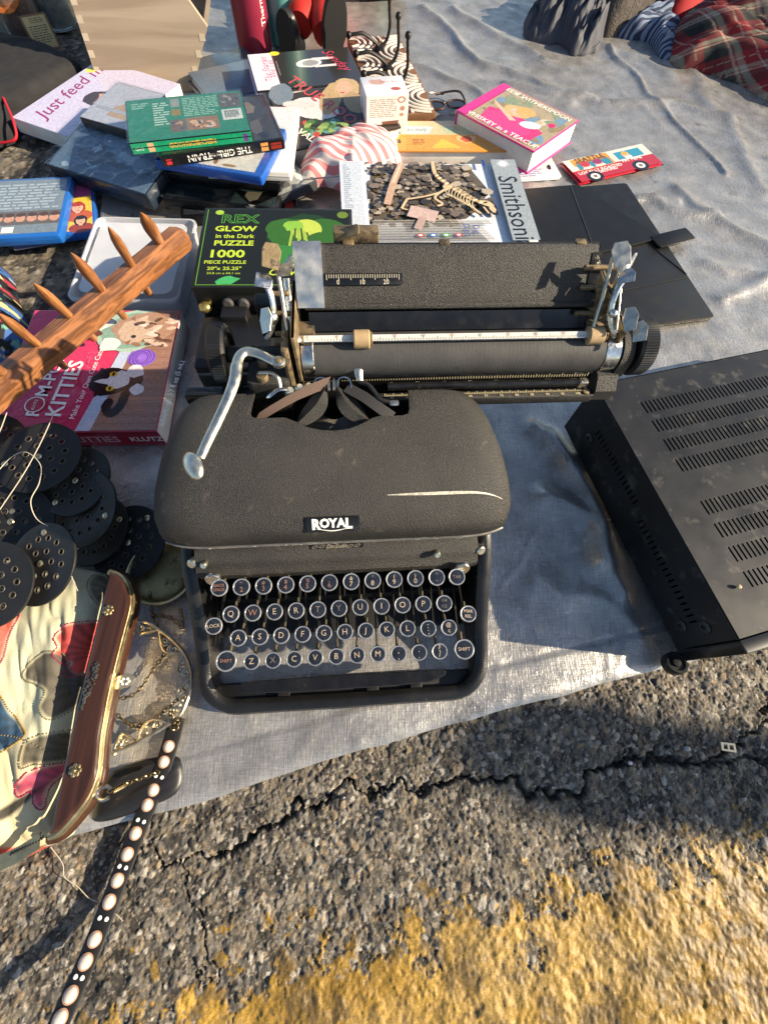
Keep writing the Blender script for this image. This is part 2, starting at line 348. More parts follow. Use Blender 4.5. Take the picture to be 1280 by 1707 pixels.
def tarp_weave(m):                                       # tape weave: fine crossing streaks in relief and tone
    nt = m.node_tree; L = nt.links.new; b = nt.nodes['Principled BSDF']; tc = nd(nt, 'ShaderNodeTexCoord'); nrm = b.inputs['Normal'].links[0].from_socket; col = b.inputs['Base Color'].links[0].from_socket
    for sc, st in (((760, 50, 1), .5), ((60, 800, 1), .25)):
        mp = nd(nt, 'ShaderNodeMapping'); mp.inputs['Scale'].default_value = sc; mp.inputs['Rotation'].default_value = (0, 0, .16); n = nd(nt, 'ShaderNodeTexNoise'); n.inputs['Scale'].default_value = 1; n.inputs['Detail'].default_value = 3
        L(tc.outputs['Object'], mp.inputs[0]); L(mp.outputs[0], n.inputs[0]); bp = nd(nt, 'ShaderNodeBump'); bp.inputs['Strength'].default_value = st; bp.inputs['Distance'].default_value = .0008; L(n.outputs[0], bp.inputs['Height']); L(nrm, bp.inputs['Normal']); nrm = bp.outputs[0]
        r = nd(nt, 'ShaderNodeMapRange'); r.inputs[1].default_value = .3; r.inputs[2].default_value = .7; r.inputs[3].default_value = .84; r.inputs[4].default_value = 1.14; L(n.outputs[0], r.inputs[0]); cb = nd(nt, 'ShaderNodeCombineColor'); [L(r.outputs[0], cb.inputs[i]) for i in range(3)]
        mx = nd(nt, 'ShaderNodeMix', data_type='RGBA', blend_type='MULTIPLY'); mx.inputs[0].default_value = 1; L(col, mx.inputs[6]); L(cb.outputs[0], mx.inputs[7]); col = mx.outputs[2]
    L(nrm, b.inputs['Normal']); L(col, b.inputs['Base Color'])
tarp_weave(tarp_m)
tarp = gridmesh('ground_tarp', X, Y, Z, None, tarp_m); tag(tarp, 'silver grey woven plastic tarp spread over the asphalt', 'tarp')
# ---------------------------------------------------------------- typewriter (local frame in mm: x right, y away, z up)
class MM(MB):
    def add(s, vs, fs, mx=None):
        o = len(s.v)
        for p in vs:
            q = mx @ Vector(p) if mx is not None else p; s.v.append((q[0]*.001, q[1]*.001, q[2]*.001))
        s.f += [tuple(i+o for i in f) for f in fs]; return s
def box(x0, x1, y0, y1, z0, z1, r=1.5, e=.8, mb=None):
    return (mb or MM()).rbox(x1-x0, y1-y0, z1-z0, r, e, ((x0+x1)/2, (y0+y1)/2, z0))
RX = R(90, 'Y')                                          # z axis -> x axis
def cylx(x0, x1, y, z, r, n=32, e=.6, mb=None):
    return (mb or MM()).lathe([(r-e, 0), (r, e), (r, x1-x0-e), (r-e, x1-x0)], n, T(x0, y, z) @ RX)
crk = M('crinkle_paint', (.022, .0205, .018), .44, 0, var=.30, vscale=22, bump=1.0, bscale=1250, bdist=.0011, rvar=.08, wear=(.075, .065, .05), wscale=60, wth=.62)
blk = M('black_enamel', (.008, .008, .0085), .26, 0, var=.3, vscale=60, rvar=.12, wear=(.09, .075, .055), wscale=70, wth=.66)
blkm = M('dull_black_metal', (.011, .0105, .010), .5, 0, var=.3, vscale=80, rvar=.1, wear=(.12, .10, .065), wscale=90, wth=.6)
chrome = M('aged_chrome', (.62, .61, .57), .22, 1, var=.22, vscale=120, rvar=.14, wear=(.30, .25, .16), wscale=140, wth=.62, bump=.15, bscale=500)
nick = M('worn_nickel', (.66, .63, .52), .34, 1, var=.18, vscale=90, rvar=.12, wear=(.36, .32, .20), wscale=90, wth=.6)
dirty = M('grimy_brass', (.20, .15, .085), .6, .55, var=.4, vscale=110, bump=.3, bscale=700, wear=(.07, .055, .04), wscale=120, wth=.52)
rubber = M('platen_rubber', (.05, .049, .047), .62, 0, var=.2, vscale=50, bump=.25, bscale=300, wear=(.02, .02, .02), wscale=25, wth=.62)
felt = M('tan_rubber', (.36, .25, .13), .7, 0, var=.2, vscale=90, bump=.2)
prn = M('printed_ink', attr='Col', rough=.38, var=.06, vscale=300)
TW = thing('typewriter', 'black crinkle-painted manual typewriter with round glass keys, standing on the tarp', 'typewriter', T(-.0185, -.012, 0) @ R(2.5))
def tp(name, mb, mat, par=None, mx=None, kind=None): return part(name, mb, mat, par or TW, mx, kind)

# base frame: rounded-U moulding that climbs to the back
def ftop(y): return float(np.interp(y, [0, 12, 40, 80, 120, 150], [24, 31, 40, 66, 104, 118]))
pth = [(-137, 150), (-137, 120), (-137, 90), (-137, 60), (-137, 34)]+[(-137+30-30*math.cos(rad(a)), 34-30*math.sin(rad(a))) for a in range(12, 91, 13)]
pth = pth+[(-50, 4), (0, 3.5), (50, 4)]+[(-x, y) for x, y in reversed(pth)]
secs = []
for i, (x, y) in enumerate(pth):
    a, b = Vector(pth[max(i-1, 0)]), Vector(pth[min(i+1, len(pth)-1)]); t = (b-a).normalized(); nx = Vector((t.y, -t.x)); zt = ftop(y); hw = 7.8
    sec = []
    for (o, z) in ((-hw, 10), (-hw, zt-9), (-hw+1.5, zt-3), (-hw+5, zt-.4), (0, zt), (hw-5, zt-.4), (hw-1.5, zt-3), (hw, zt-9), (hw, 10)): sec.append((x+nx.x*o, y+8+nx.y*o, z))
    secs.append(sec)
tp('base_frame', MM().rings(secs), M('frame_paint', (.009, .009, .009), .30, 0, var=.25, vscale=30, bump=.5, bscale=1100, bdist=.0005, rvar=.1, wear=(.10, .085, .06), wscale=60, wth=.66))
for sx in (-1, 1):
    for y in (22, 300): tp('rubber_foot', MM().lathe([(9, 6), (10, 7), (10, 12), (8, 14)], 16, T(sx*124, y, 0)), rubber)
    tp('side_panel', MM().prism([(150, 12), (150, 122), (300, 140), (320, 100), (320, 12)], -2, 2, T(sx*137, 0, 0) @ Matrix(((0, 0, 1, 0), (1, 0, 0, 0), (0, 1, 0, 0), (0, 0, 0, 1)))), crk)
tp('back_panel', box(-136, 136, 318, 322, 12, 140), crk)
# front panel below the cover lip, with the script transfer
prof = [(143, 126), (140, 121), (136, 119), (131, 118), (128, 116.5), (126.5, 114), (123, 111.5), (119.5, 109), (118, 104), (119, 99), (124, 96), (146, 100)]
fp = MM().rings([[(x, y+dy, z) for y, z in prof] for x, dy in ((-127, 2), (-120, 0), (0, 0), (120, 0), (127, 2))])
FPn = tp('front_panel', fp, crk)
a = Art(T(-.002, .1385, .1205) @ R(33, 'X')); a.rect(-.024, -.0042, .024, .0042, '#0c0b0a')
for i in range(7): a.ell(-.019+i*.0063, .0003*math.sin(i*2.1), .0030, .0013, '#6f685a', 20); a.ell(-.019+i*.0063, .0003*math.sin(i*2.1), .0022, .0007, '#14120f', 20)
a.text('De Luxe', 0, 0, .0055, '#8a8270', shear=.4); a.build('script_transfer', prn, FPn)
for x, y in ((-111, 126), (111, 125)):                   # margin-set plungers either side
    k = tp('plunger', MM().lathe([(2.2, 0), (2.2, 14), (4, 15), (4, 19), (2.5, 20)], 14, T(x, y+8, 104) @ R(72, 'X')), nick)
    tp('plunger_button', MM().lathe([(6, 0), (7, .8), (7, 3.2), (6, 4)], 22, T(x, y-8, 110) @ R(62, 'X')), chrome, k)
for x in (-117, 88): tp('screw', MM().lathe([(2, 0), (2, 4), (3, 4.5), (3, 7), (2.4, 8)], 12, T(x, 131, 117) @ R(50, 'X')), nick)
for sx in (-1, 1): tp('hinge_stud', MM().lathe([(4.5, 0), (4.5, 6), (3.5, 7)], 14, T(sx*128, 134, 112) @ R(sx*30, 'Y') @ R(50, 'X')), nick)

# top cover: domed shell with a scalloped type opening
CP = [(141, 128), (139.5, 133), (141, 141), (145, 148), (153, 155), (165, 161), (182, 168), (205, 175.5), (228, 181), (248, 184.5), (258, 185)]
cy = np.array(CP); sp = spline([(p[0], p[1], 0) for p in CP], 4)
def cw(y): return float(np.interp(y, [139, 145, 160, 185, 215, 240, 252, 259], [149, 153, 157, 158, 154, 147, 141, 134]))
us = [math.sin(math.pi/2*v) for v in np.linspace(-1, 1, 61)]
rows = []
for p in sp:
    y, zp = p.x, p.y; row = []
    for uu in us:
        t = max(0, (abs(uu)-.66)/.34); x = uu*cw(y)
        zb = 131 if zp > 131 else zp; row.append((x, y+(8 if y < 148 else max(0, 8*(170-y)/22))*t**3.2, zb+(zp-zb)*(max(0, 1-t**2.9))**(1/2.5)))
    rows.append(row)
cv = MM().rings(rows, closed_ring=False, caps=False).mesh('top_cover', 50)
cvo = bpy.data.objects.new('top_cover', cv); COL.objects.link(cvo)
cut = [(-66, 275), (-66, 258), (-69, 240), (-68, 236), (-64, 234.5), (-40, 234.5), (-32, 231), (-22, 225.5), (-10, 222.5), (2, 221.5), (14, 223), (26, 227.5), (34, 232), (40, 233.5), (60, 233.5), (65, 235), (66.5, 239), (66.5, 258), (66.5, 275)]
ct = bpy.data.objects.new('cut', MM().prism(cut, 100, 240).mesh('cut', 0)); COL.objects.link(ct)
md = cvo.modifiers.new('s', 'SOLIDIFY'); md.thickness = .0024; md.offset = -1
mb_ = cvo.modifiers.new('b', 'BOOLEAN'); mb_.object = ct; mb_.operation = 'DIFFERENCE'; mb_.solver = 'EXACT'
bv = cvo.modifiers.new('v', 'BEVEL'); bv.width = .0009; bv.segments = 2; bv.limit_method = 'ANGLE'; bv.angle_limit = rad(50)
dg = bpy.context.evaluated_depsgraph_get(); cm = bpy.data.meshes.new_from_object(cvo.evaluated_get(dg))
bpy.data.objects.remove(cvo); bpy.data.objects.remove(ct); cm.materials.clear(); cm.set_sharp_from_angle(angle=rad(50))
CV = ob('top_cover', cm, crk, TW)
edge = [(rows[1][j][0]*1.004, rows[1][j][1]-.6, rows[1][j][2]-1.5) for j in range(3, 58)]
tp('lip_bead', MM().tube(edge, 1.5, 8), M('lip_metal', (.30, .28, .24), .3, .8, rvar=.1, var=.3, vscale=60), CV)
tp('lip_flange', MM().tube([(x*.985, y+2.5, z-3.6) for x, y, z in edge], 2.2, 8), blk, CV)
# name plate following the steep front of the cover
npm = T(-.0028, .1480, .1512) @ R(41, 'X')
pl_ = tp('name_plate', MB().rbox(.045, .0135, .0012, .0012, .0004), blk, CV, npm)
a = Art(npm @ T(0, 0, .0012)); 
for t_, x, sz in (('R', -.0142, .0125), ('O', -.0068, .0108), ('Y', .0002, .0108), ('A', .0070, .0108), ('L', .0132, .0125)): a.text(t_, x, .0006+(-.0008 if t_ in 'RL' else 0), sz, '#e6e4da', off=.045, sx=.92)
sw = [(-.0155+.031*i/12, -.0046+.0016*math.cos(2*math.pi*i/12)*.5) for i in range(13)]
a.poly([(x, y) for x, y in sw]+[(x, y-.0009*math.sin(math.pi*i/12)) for i, (x, y) in reversed(list(enumerate(sw)))], '#dcdad0'); a.build('lettering', prn, pl_).matrix_local = npm.inverted()
# long sun highlight on the cover front, put in as a pale strip
sc = MM()
def cz(x, y):
    zp = float(np.interp(y, [p.x for p in sp[3:]], [p.y for p in sp[3:]])); t = max(0, (abs(x)/cw(y)-.66)/.34); return 131+(zp-131)*max(0, 1-t**2.9)**(1/2.5)
pp = [(44+100*i/24, 167.5-.3*i/24-4.0*(max(0, i-14)/10)**3) for i in range(25)]
sc.rings([[(x, y-hw, cz(x, y-hw)+.25), (x, y, cz(x, y)+.42), (x, y+hw, cz(x, y+hw)+.25)] for i, (x, y) in enumerate(pp) for hw in [(.25+1.0*math.sin(math.pi*min(1, (i+.5)/24)))]], closed_ring=False, caps=False)
tp('highlight_streak', sc, M('painted_highlight', (.50, .47, .38), .5, .2, var=.4, vscale=500, bump=.5, bscale=1500), CV)

# type basket, ribbon and guides seen through the opening
tp('basket_floor', MM().prism([(80*math.cos(rad(t)), 268-78*math.sin(rad(t))) for t in range(0, 181, 12)], 96, 99), M('dark_well', (.01, .01, .01), .7))
tbm = None
for i in range(42):
    t = rad(14+152*i/41); c, s_ = math.cos(t), math.sin(t)
    p0, p1 = Vector((70*c, 268-70*s_, 128)), Vector((13*c, 268-14*s_, 150))
    tp('type_bar', MM().tube([p0, p0.lerp(p1, .5)+Vector((0, 0, -5)), p1], [1.0, .9, 1.1], 5), M('typebar_steel', (.16, .15, .13), .45, .8))
tp('type_segment', MM().rings([[(r_*math.cos(rad(t)), 268-r_*math.sin(rad(t)), z) for r_, z in ((44, 122), (50, 134), (54, 134), (60, 122))] for t in range(5, 176, 10)]), blkm)
tp('ribbon', MM().rings([[(x-3.4, y-4.5, z-3.5), (x-3.4+.5, y-4.5, z-3.5), (x+3.4+.5, y+4.5, z+3), (x+3.4, y+4.5, z+3)] for x, y, z in ((-66, 238, 176), (-56, 242, 180), (-42, 248.5, 184), (-26, 256, 187), (-10, 263, 188), (-4, 265, 188))]), M('brown_ribbon', (.10, .065, .05), .8, bump=.4, bscale=900))
def guard(sx):
    pts = []
    for i in range(15):
        t = i/14; wdt = 8.5*math.sin(math.pi*min(max(t, .03), .97))**.7
        c = Vector((sx*(5+27*t-4*math.sin(math.pi*t)), 262-30*t, 186-12*t))
        pts.append([c+Vector((sx*-wdt*.75, -wdt*.75, -3)), c+Vector((0, 0, 1.5)), c+Vector((sx*wdt*.75, wdt*.75, -1)), c+Vector((sx*wdt*.6, wdt*.6, -3))])
    return MM().rings(pts)
tp('ribbon_guard', guard(-1), crk); tp('ribbon_guard', guard(1), crk)
tp('ribbon', MM().rings([[(x-3, y-4, z), (x+3, y+4, z+1), (x+3, y+4, z+1.4), (x-3, y-4, z+.4)] for x, y, z in ((13, 262, 185), (28, 252, 184), (44, 240, 180), (52, 236, 176))]), M('black_ribbon', (.015, .015, .017), .7))
for sx in (-1, 1): tp('type_guide', MM().prism([(sx*1, 258), (sx*3.2, 258), (sx*4, 268), (sx*2, 272), (sx*1, 268)], 186, 187.6), nick)
for x0 in (-9, 11): tp('card_holder', MM().tube(spline([(x0-6, 262, 185), (x0-5, 268, 188), (x0, 270, 189), (x0+5, 268, 188), (x0+6, 262, 185)], 4), 1.2, 6), chrome)
tp('alignment_lever', MM().tube(spline([(25, 267, 188), (24, 275, 193), (26, 281, 199), (29, 283, 203)], 5), [2.6, 2.8, 3.2, 3.4, 3.6, 3.8, 4, 4.2, 4.2, 4.2, 4, 3.6, 3.2, 2.4, 1.5, .6], 8, flat=.35), nick)
tp('lever_bracket', MM().tube(spline([(24, 267, 187), (32, 264, 186), (38, 256, 184), (42, 250, 183), (50, 248, 182)], 4), 2.0, 7), blkm)
tp('lever_tab', box(50, 58, 244, 250, 181, 182.4), nick)
for px, py in ((-38, 259), (-30, 262), (-22, 263)): tp('ribbon_vibrator', MM().lathe([(3.8, 0), (4.2, 1), (4.2, 5), (3, 7)], 12, T(px, py, 182) @ R(30, 'Y')), nick)
tp('line_gauge', MM().tube(spline([(-56, 254, 184), (-50, 256, 188), (-44, 258, 190), (-36, 260, 188)], 4), [.8, 1.6, 2.4, 2.6, 2.6, 2.4, 2.2, 2, 2, 2, 1.8, 1.6, 1.2], 8, flat=.4), chrome)

# keys
rim_me = MM().lathe([(6.0, -.6), (7.1, -.6), (7.45, .2), (7.45, 1.5), (7.0, 2.2), (6.35, 2.05), (6.0, 1.3)], 30, caps=False).mesh('rim')
cap_me = MM().lathe([(5.8, -1.2), (6.9, -.8), (6.9, .8), (6.3, 1.5), (3, 1.72), (.05, 1.75)], 28).mesh('key')
stem_me = MM().tube([(0, 1, -.8), (0, 3, -6), (0, 6, -12), (0, 12, -15)], [1.6, 1.5, 1.3, 1.3], 6).mesh('stem')
rim_m = M('key_rim', (.72, .71, .68), .28, .85, var=.15, vscale=150, rvar=.1)
cap_m = M('key_glass', (.012, .014, .019), .16, 0, coat=.9, var=.5, vscale=250, wear=(.05, .05, .05), wscale=260, wth=.64)
stem_m = M('key_stem', (.10, .085, .055), .6, .4, var=.4, vscale=200); leg_m = M('key_legend', (.44, .35, .25), .5); leg_r = M('key_legend_red', (.27, .14, .09), .5)
leg_d = M('key_legend_worn', (.16, .13, .10), .5)
lev_m = M('key_lever_bar', (.016, .016, .014), .5, .2, var=.5, vscale=60, wear=(.13, .11, .06), wscale=50, wth=.56)
def key(x, y, z, legs, big=1.0, mat=leg_m, lab=None):
    m = T(x*.001, y*.001, z*.001) @ R(9+random.uniform(-2.5, 2.5), 'X') @ R(random.uniform(-3, 3), 'Y') @ R(random.uniform(-6, 6)) @ S(big, big, 1)
    k = ob('key', cap_me, cap_m, TW, m); ob('rim', rim_me, rim_m, k); ob('stem', stem_me, stem_m, k)
    for s_, lx, ly, sz in legs:
        me = txtmesh(s_, -.006 if sz > 5 else 0, 0, 0, 1); me2 = me.copy(); me2.materials.clear(); ob('legend', me2, mat, k, T(lx*.001/big, ly*.001/big, .00185) @ S(sz*.001/big, sz*.001/big, 1))
    yb = 168; lv = MM()
    lv.rings([[(x-.7, yy_, zz-3), (x+.7, yy_, zz-3), (x+.7, yy_, zz+2.5), (x-.7, yy_, zz+2.5)] for yy_, zz in ((y+7, z-15), (y+16, z-19), (yb, 66+(z-90)*.25))]); ob('key_lever', lv, lev_m, TW)
def sh(t, b): return [(t, 0, 2.6, 4.6), (b, 0, -2.3, 6.2)]
key(-103.5, 107, 115, [('BACK', 0, 1.8, 3.6), ('SPACE', 0, -1.9, 3.4)], mat=leg_r)
for i, (t_, b) in enumerate(zip('"#$%_&\'()*', '234567890-')): key(-84.7+18.95*i, 106.8, 115, sh(t_, b), mat=(leg_m if i > 4 else leg_r) if i < 9 else leg_d)
key(104, 106.3, 115, [('TAB', 0, 0, 4)], mat=leg_d)
for i, c in enumerate('QWERTYUIOP'): key(-96.2+18.9*i, 86.8, 100, [(c, 0, 0, 7.4)], mat=leg_r if c == 'W' else leg_d if c in 'TY' else leg_m)
key(92.8, 86.4, 100, [('1/4', 0, 2.5, 4), ('1/2', 0, -2.5, 4)], mat=leg_d)
key(-110.5, 77.5, 99, [('LOCK', 0, 0, 4.2)]); key(113.6, 76, 99, [('MAR', 0, 2.2, 4), ('REL', 0, -2.2, 4)])
for i, c in enumerate('ASDFGHJKL'): key(-92.6+19.0*i, 68.2, 85, [(c, 0, 0, 7.4)])
key(-92.6+19*9, 67.2, 85, [(':', 0, 2.6, 8), (';', 0, -2.6, 8)]); key(-92.6+19*10, 67, 85, [('@', 0, 2.4, 5), ('c', 0, -2.6, 6)])
for i, c in enumerate('ZXCVBNM'): key(-83.3+19.15*i, 48.8, 70, [(c, 0, 0, 7.4)], mat=leg_d if c == 'X' else leg_m)
for i, (t_, b) in enumerate(((',', ','), ('.', '.'), ('?', '/'))): key(-83.3+19.15*(7+i), 48, 70, [(t_, 0, 2.8, 8), (b, 0, -2.6, 8)])
key(-106.2, 50.5, 70, [('SHIFT', 0, 0, 4.4)], 1.26, leg_r); key(112.4, 48.5, 70, [('SHIFT', 0, 0, 4.6)], 1.26)
sb = [(-97, 30.5), (-94, 33), (0, 34), (92, 33), (97, 31), (95, 27), (80, 22.5), (50, 21), (-50, 21), (-92, 22.5), (-97, 26)]
ob('space_bar', fill2d('space_bar', [[(x*.001, y*.001) for x, y in sb]], .007, .0012), blk, TW, T(0, 0, .050))
for x in (-62, 26, 70): tp('space_bar_arm', box(x-6, x+6, 13, 24, 18, 22), blkm)
tp('key_comb', box(-124, 124, 150, 156, 50, 90), blkm)
tp('comb_rail', box(-124, 124, 112, 115, 24, 40), blkm)
tp('shade_plate', box(-127, 127, 80, 300, 13, 15), M('shade_black', (.008, .008, .008), .45, var=.3))  # dark sheet added to blacken the key well, standing in for shade
tp('shade_plate', box(-127, 127, 16, 34, 13, 15), M('shade_black'))  # front strip of the same added darkening, in place of shade

# carriage
YP, ZP = 294, 191
pn = cylx(-14, 243, YP, ZP, 19.6, 64); PL = tp('platen', pn, rubber)
tp('platen_groove', MM().rings([[(x, YP+rr_*math.sin(rad(t)), ZP+rr_*math.cos(rad(t))) for t in range(-120, 70, 10)] for x0 in np.arange(40, 238, 3.6) for x, rr_ in ((x0, 19.5), (x0+.5, 19.66), (x0+1.1, 19.66), (x0+1.6, 19.5))], closed_ring=False, caps=False), rubber, PL)
tp('platen_collar', cylx(-24, -13.5, YP, ZP, 20.1, 48), chrome, PL); tp('platen_collar', cylx(243.5, 257, YP, ZP, 20.1, 48), chrome, PL)
tp('platen_shaft', cylx(-92, 285, YP, ZP, 5, 16), blkm, PL)
def knob(x0, x1, nr=70):
    pts = []
    for x, r_ in ((x0, 17), (x0, 22), (x0+2.2, 24.5), (x1-2.2, 24.5), (x1, 22), (x1, 18), (x1-3, 17), (x1-3, 6)):
        g = .35 if r_ >= 24 else 0
        pts.append([(x, YP+(r_+(g if j % 2 else -g))*math.cos(2*math.pi*j/(2*nr)), ZP+3+(r_+(g if j % 2 else -g))*math.sin(2*math.pi*j/(2*nr))) for j in range(2*nr)])
    mb = MM().rings(pts); return mb
ZK = 3
bake = M('bakelite', (.014, .014, .014), .32, 0, var=.2, rvar=.1, wear=(.10, .09, .07), wscale=80, wth=.66)
kl = tp('platen_knob', knob(-101, -86), bake); tp('knob_cap', MM().lathe([(8, 0), (7, 3), (4.5, 5.2), (.1, 6)], 24, T(-100.5, YP, ZP+ZK) @ R(-90, 'Y')), chrome, kl)
kr = tp('platen_knob', knob(272, 288), bake)
tp('knob_hub', cylx(-88, -66, YP, ZP+ZK, 7, 20), blkm, kl); tp('knob_hub', cylx(262, 281, YP, ZP+ZK, 8, 20), blkm, kr)
# paper table
def ptsec(x, ins=0): return [(x, y, z) for y, z in ((312, 226), (313.5, 229.5), (318, 235), (327, 245.5), (335, 255), (339, 258.8), (342, 259.5), (344, 258), (341, 255), (332, 245), (320, 232), (315, 226))]
tp('paper_table', MM().rings([ptsec(x) for x in (-22, 0, 60, 140, 224)]), crk)
tp('table_edge_strip', MM().rings([[(x, y, z) for y, z in ((313, 230), (318, 236.2), (327, 246.7), (335.5, 256.5), (335, 254), (318, 234))] for x in (219, 228)]), blk)
tp('table_top_rail', MM().tube([(x, 343, 257) for x in (-22, 60, 150, 226)], 2.6, 8), blk)
tp('table_lip', MM().tube([(x, 312.5, 226) for x in (-18, 60, 150, 228)], 2.6, 8), crk)
tp('feed_trough', MM().rings([[(x, y, z) for y, z in ((301, 211), (304, 213), (308, 217), (311, 222), (312, 218), (304, 208))] for x in (-16, 226)]), blk)
for x in (15, 92, 205): tp('rail_clip', box(x, x+9, 341, 347, 256, 260.5), dirty)
tp('stop_mechanism', box(8, 44, 346, 356, 254, 266), dirty); tp('stop_tab', MM().rbox(14, 8, 1.2, 2, .3, mx=T(22, 346, 267) @ R(30, 'X') @ R(-25, 'Y')), dirty)
sl_ = tp('silver_plate', MM().rings([[(x, y-.8*dy, z+1.0*dy) for y, z, dy in ((311, 226, 1.5), (318, 235, 1.8), (327, 245.5, 1.8), (335, 255, 1.8), (339, 259, 1.8), (343, 261.2, 1), (343, 259, .5), (320, 234, .3))] for x in (-24, -2)]), M('brushed_nickel', (.66, .65, .60), .46, 1, var=.16, vscale=50, rvar=.12, bump=.2, bscale=600, wear=(.40, .36, .28), wscale=50, wth=.64))
tp('plate_notch', MM().rbox(5, 9, .6, 1, .2, mx=T(-17.5, 324.5, 244.8) @ R(50, 'X')), M('dark_well'), sl_)
pm = T(.0305, .3238, .2426) @ R(50.2, 'X')
w_ = tp('scale_window', MB().rbox(.064, .0085, .0010, .001, .0003), blk, None, pm); a = Art(pm @ T(0, 0, .0011))
for i in range(31):
    x = -.0295+i*.00195; l_ = .0040 if i % 5 == 0 else .0026; a.rect(x-.00022, .0036-l_, x+.00022, .0036, '#d8cfb4')
for i, t_ in enumerate(('0', '10', '20')): a.text(t_, -.0205+i*.0195, -.0021, .0048, '#d8cfb4')
a.build('scale_marks', prn, w_).matrix_local = pm.inverted()
# paper bail with its rollers
bm_ = T(.1035, .2895, .2135) @ R(22, 'X')
bl = tp('paper_bail', MB().rbox(.258, .0062, .0018, .001, .0004), chrome, None, bm_); a = Art(bm_ @ T(0, 0, .0019)); a.rect(-.124, -.0026, .124, .0026, '#c9c7bd')
for i in range(100):
    x = -.121+i*.00243; l_ = .0026 if i % 5 == 0 else .0015; a.rect(x-.0002, -.0022, x+.0002, -.0022+l_, '#3a3634')
for i in range(10): a.text(str(i*10), -.121+i*.0243, .0010, .0030, '#8a2f22' if i % 2 else '#4a4440')
a.build('bail_scale', prn, bl).matrix_local = bm_.inverted()
for x in (20.5, 222.5): tp('bail_roller', cylx(x, x+14, 289, 213.5, 7.6, 24, 1), felt)
tp('roller_end', cylx(34.5, 36.5, 289, 213.5, 6, 18), dirty); tp('roller_end', cylx(236.5, 240, 289, 213.5, 5, 18), dirty)
for x in (-29, 247): tp('bail_arm', MM().tube(spline([(x, 286, 214), (x-1, 296, 216), (x-2, 310, 226), (x-2, 324, 244)], 5), 2.6, 6, flat=.5), chrome); 
tp('screw', MM().lathe([(3.6, 0), (4, .6), (4, 2), (3, 2.6)], 16, T(-27, 288, 215) @ R(20, 'X')), nick)
# scale rails below the platen
fr = tp('front_scale', box(-46, 240, 274.5, 276, 168, 184, .6, .3), blk); a = Art(T(.097, .2744, .1790) @ R(78, 'X'))
for i in range(116):
    x = -.141+i*.00243; l_ = .0042 if i % 5 == 0 else .0026; a.rect(x-.0003, .0002, x+.0003, .0002+l_, '#cdbf94')
for i in range(4, 12): a.text(str(i*10), -.141+i*.0243, -.0032, .0042, '#cdbf94')
a.build('scale_marks', prn, fr)
tp('carriage_tube', MM().tube([(50, 270.5, 175), (236, 270.5, 175)], 3.6, 14), blk)
lr = tp('margin_rail', box(42, 243, 259, 267.5, 160, 170, 1.2, .8), crk); a = Art(T(.1415, .2632, .1702) @ R(0, 'X'))
for i in range(120):
    x = -.094+i*.00155; l_ = .0032 if i % 5 == 0 else .0018; a.rect(x-.00025, .0002, x+.00025, .0002+l_, '#cdbf94')
for i in range(13): a.text(str(i*5+40), -.088+i*.0145, -.0024, .0036, '#cdbf94')
a.build('scale_marks', prn, lr)
tp('margin_stop', box(228, 236, 266, 273, 170, 179), nick); tp('screw', MM().lathe([(3.2, 0), (3.2, 1.6), (2, 2)], 14, T(236, 263, 170)), dirty)
tp('rail_cover', box(-130, -58, 264, 276, 160, 174, 1.5, .8), blk); tp('rail_rib', box(-129, -60, 265, 268, 174, 176, .6, .4), blk)
tp('carriage_bed', box(-58, 240, 276, 310, 150, 166), blkm)
tp('back_rail', box(-64, 262, 330, 344, 176, 214), blkm)
# carriage ends
EL = tp('end_housing', box(-72, -36, 262, 306, 152, 192, 5, 2), crk)
for x, y in ((-58, 284), (-58, 268)): tp('screw', MM().lathe([(5, 0), (5, 6), (4.4, 7)], 18, T(x, y, 190)), dirty, EL); tp('screw_slot', box(x-4, x+4, y-.5, y+.5, 196.8, 197.3, .2, .1), blkm, EL)
tp('end_plate', box(-38, -32, 268, 336, 168, 222, 3, 1), dirty); tp('end_plate', box(-29, -25, 272, 338, 172, 232, 3, 1), dirty)
tp('end_plate', box(233, 238, 304, 346, 172, 240, 3, 1), dirty); tp('end_plate', box(250, 254, 284, 336, 170, 222, 3, 1), dirty)
tp('end_block', box(-30, -12, 296, 310, 196, 214, 1, .6), dirty); tp('end_block', box(226, 244, 298, 310, 196, 216, 1, .6), dirty)
er = MM(); er.rings([[(x, YP+r_*math.cos(rad(t)), ZP+r_*math.sin(rad(t))) for t in range(0, 360, 12) for r_ in [21.5 if t < 200 or t > 330 else 24]] for x in (258, 262, 268)])
tp('end_cap', er, crk); tp('end_skirt', MM().rings([[(x, y, z) for y, z in ((260, 162), (260, 174), (270, 184), (282, 184), (294, 172), (294, 162))] for x in (243, 262)]), crk)
def plate(name, pts, th, mat, mx): return ob(name, fill2d(name, [[(x*.001, y*.001) for x, y in pts]], th*.001, .0003), mat, TW, mx)
def mmT(x, y, z): return T(x*.001, y*.001, z*.001)
tabp = [(-6, -8), (6, -8), (7, 4), (5, 9), (-4, 10), (-7, 5)]
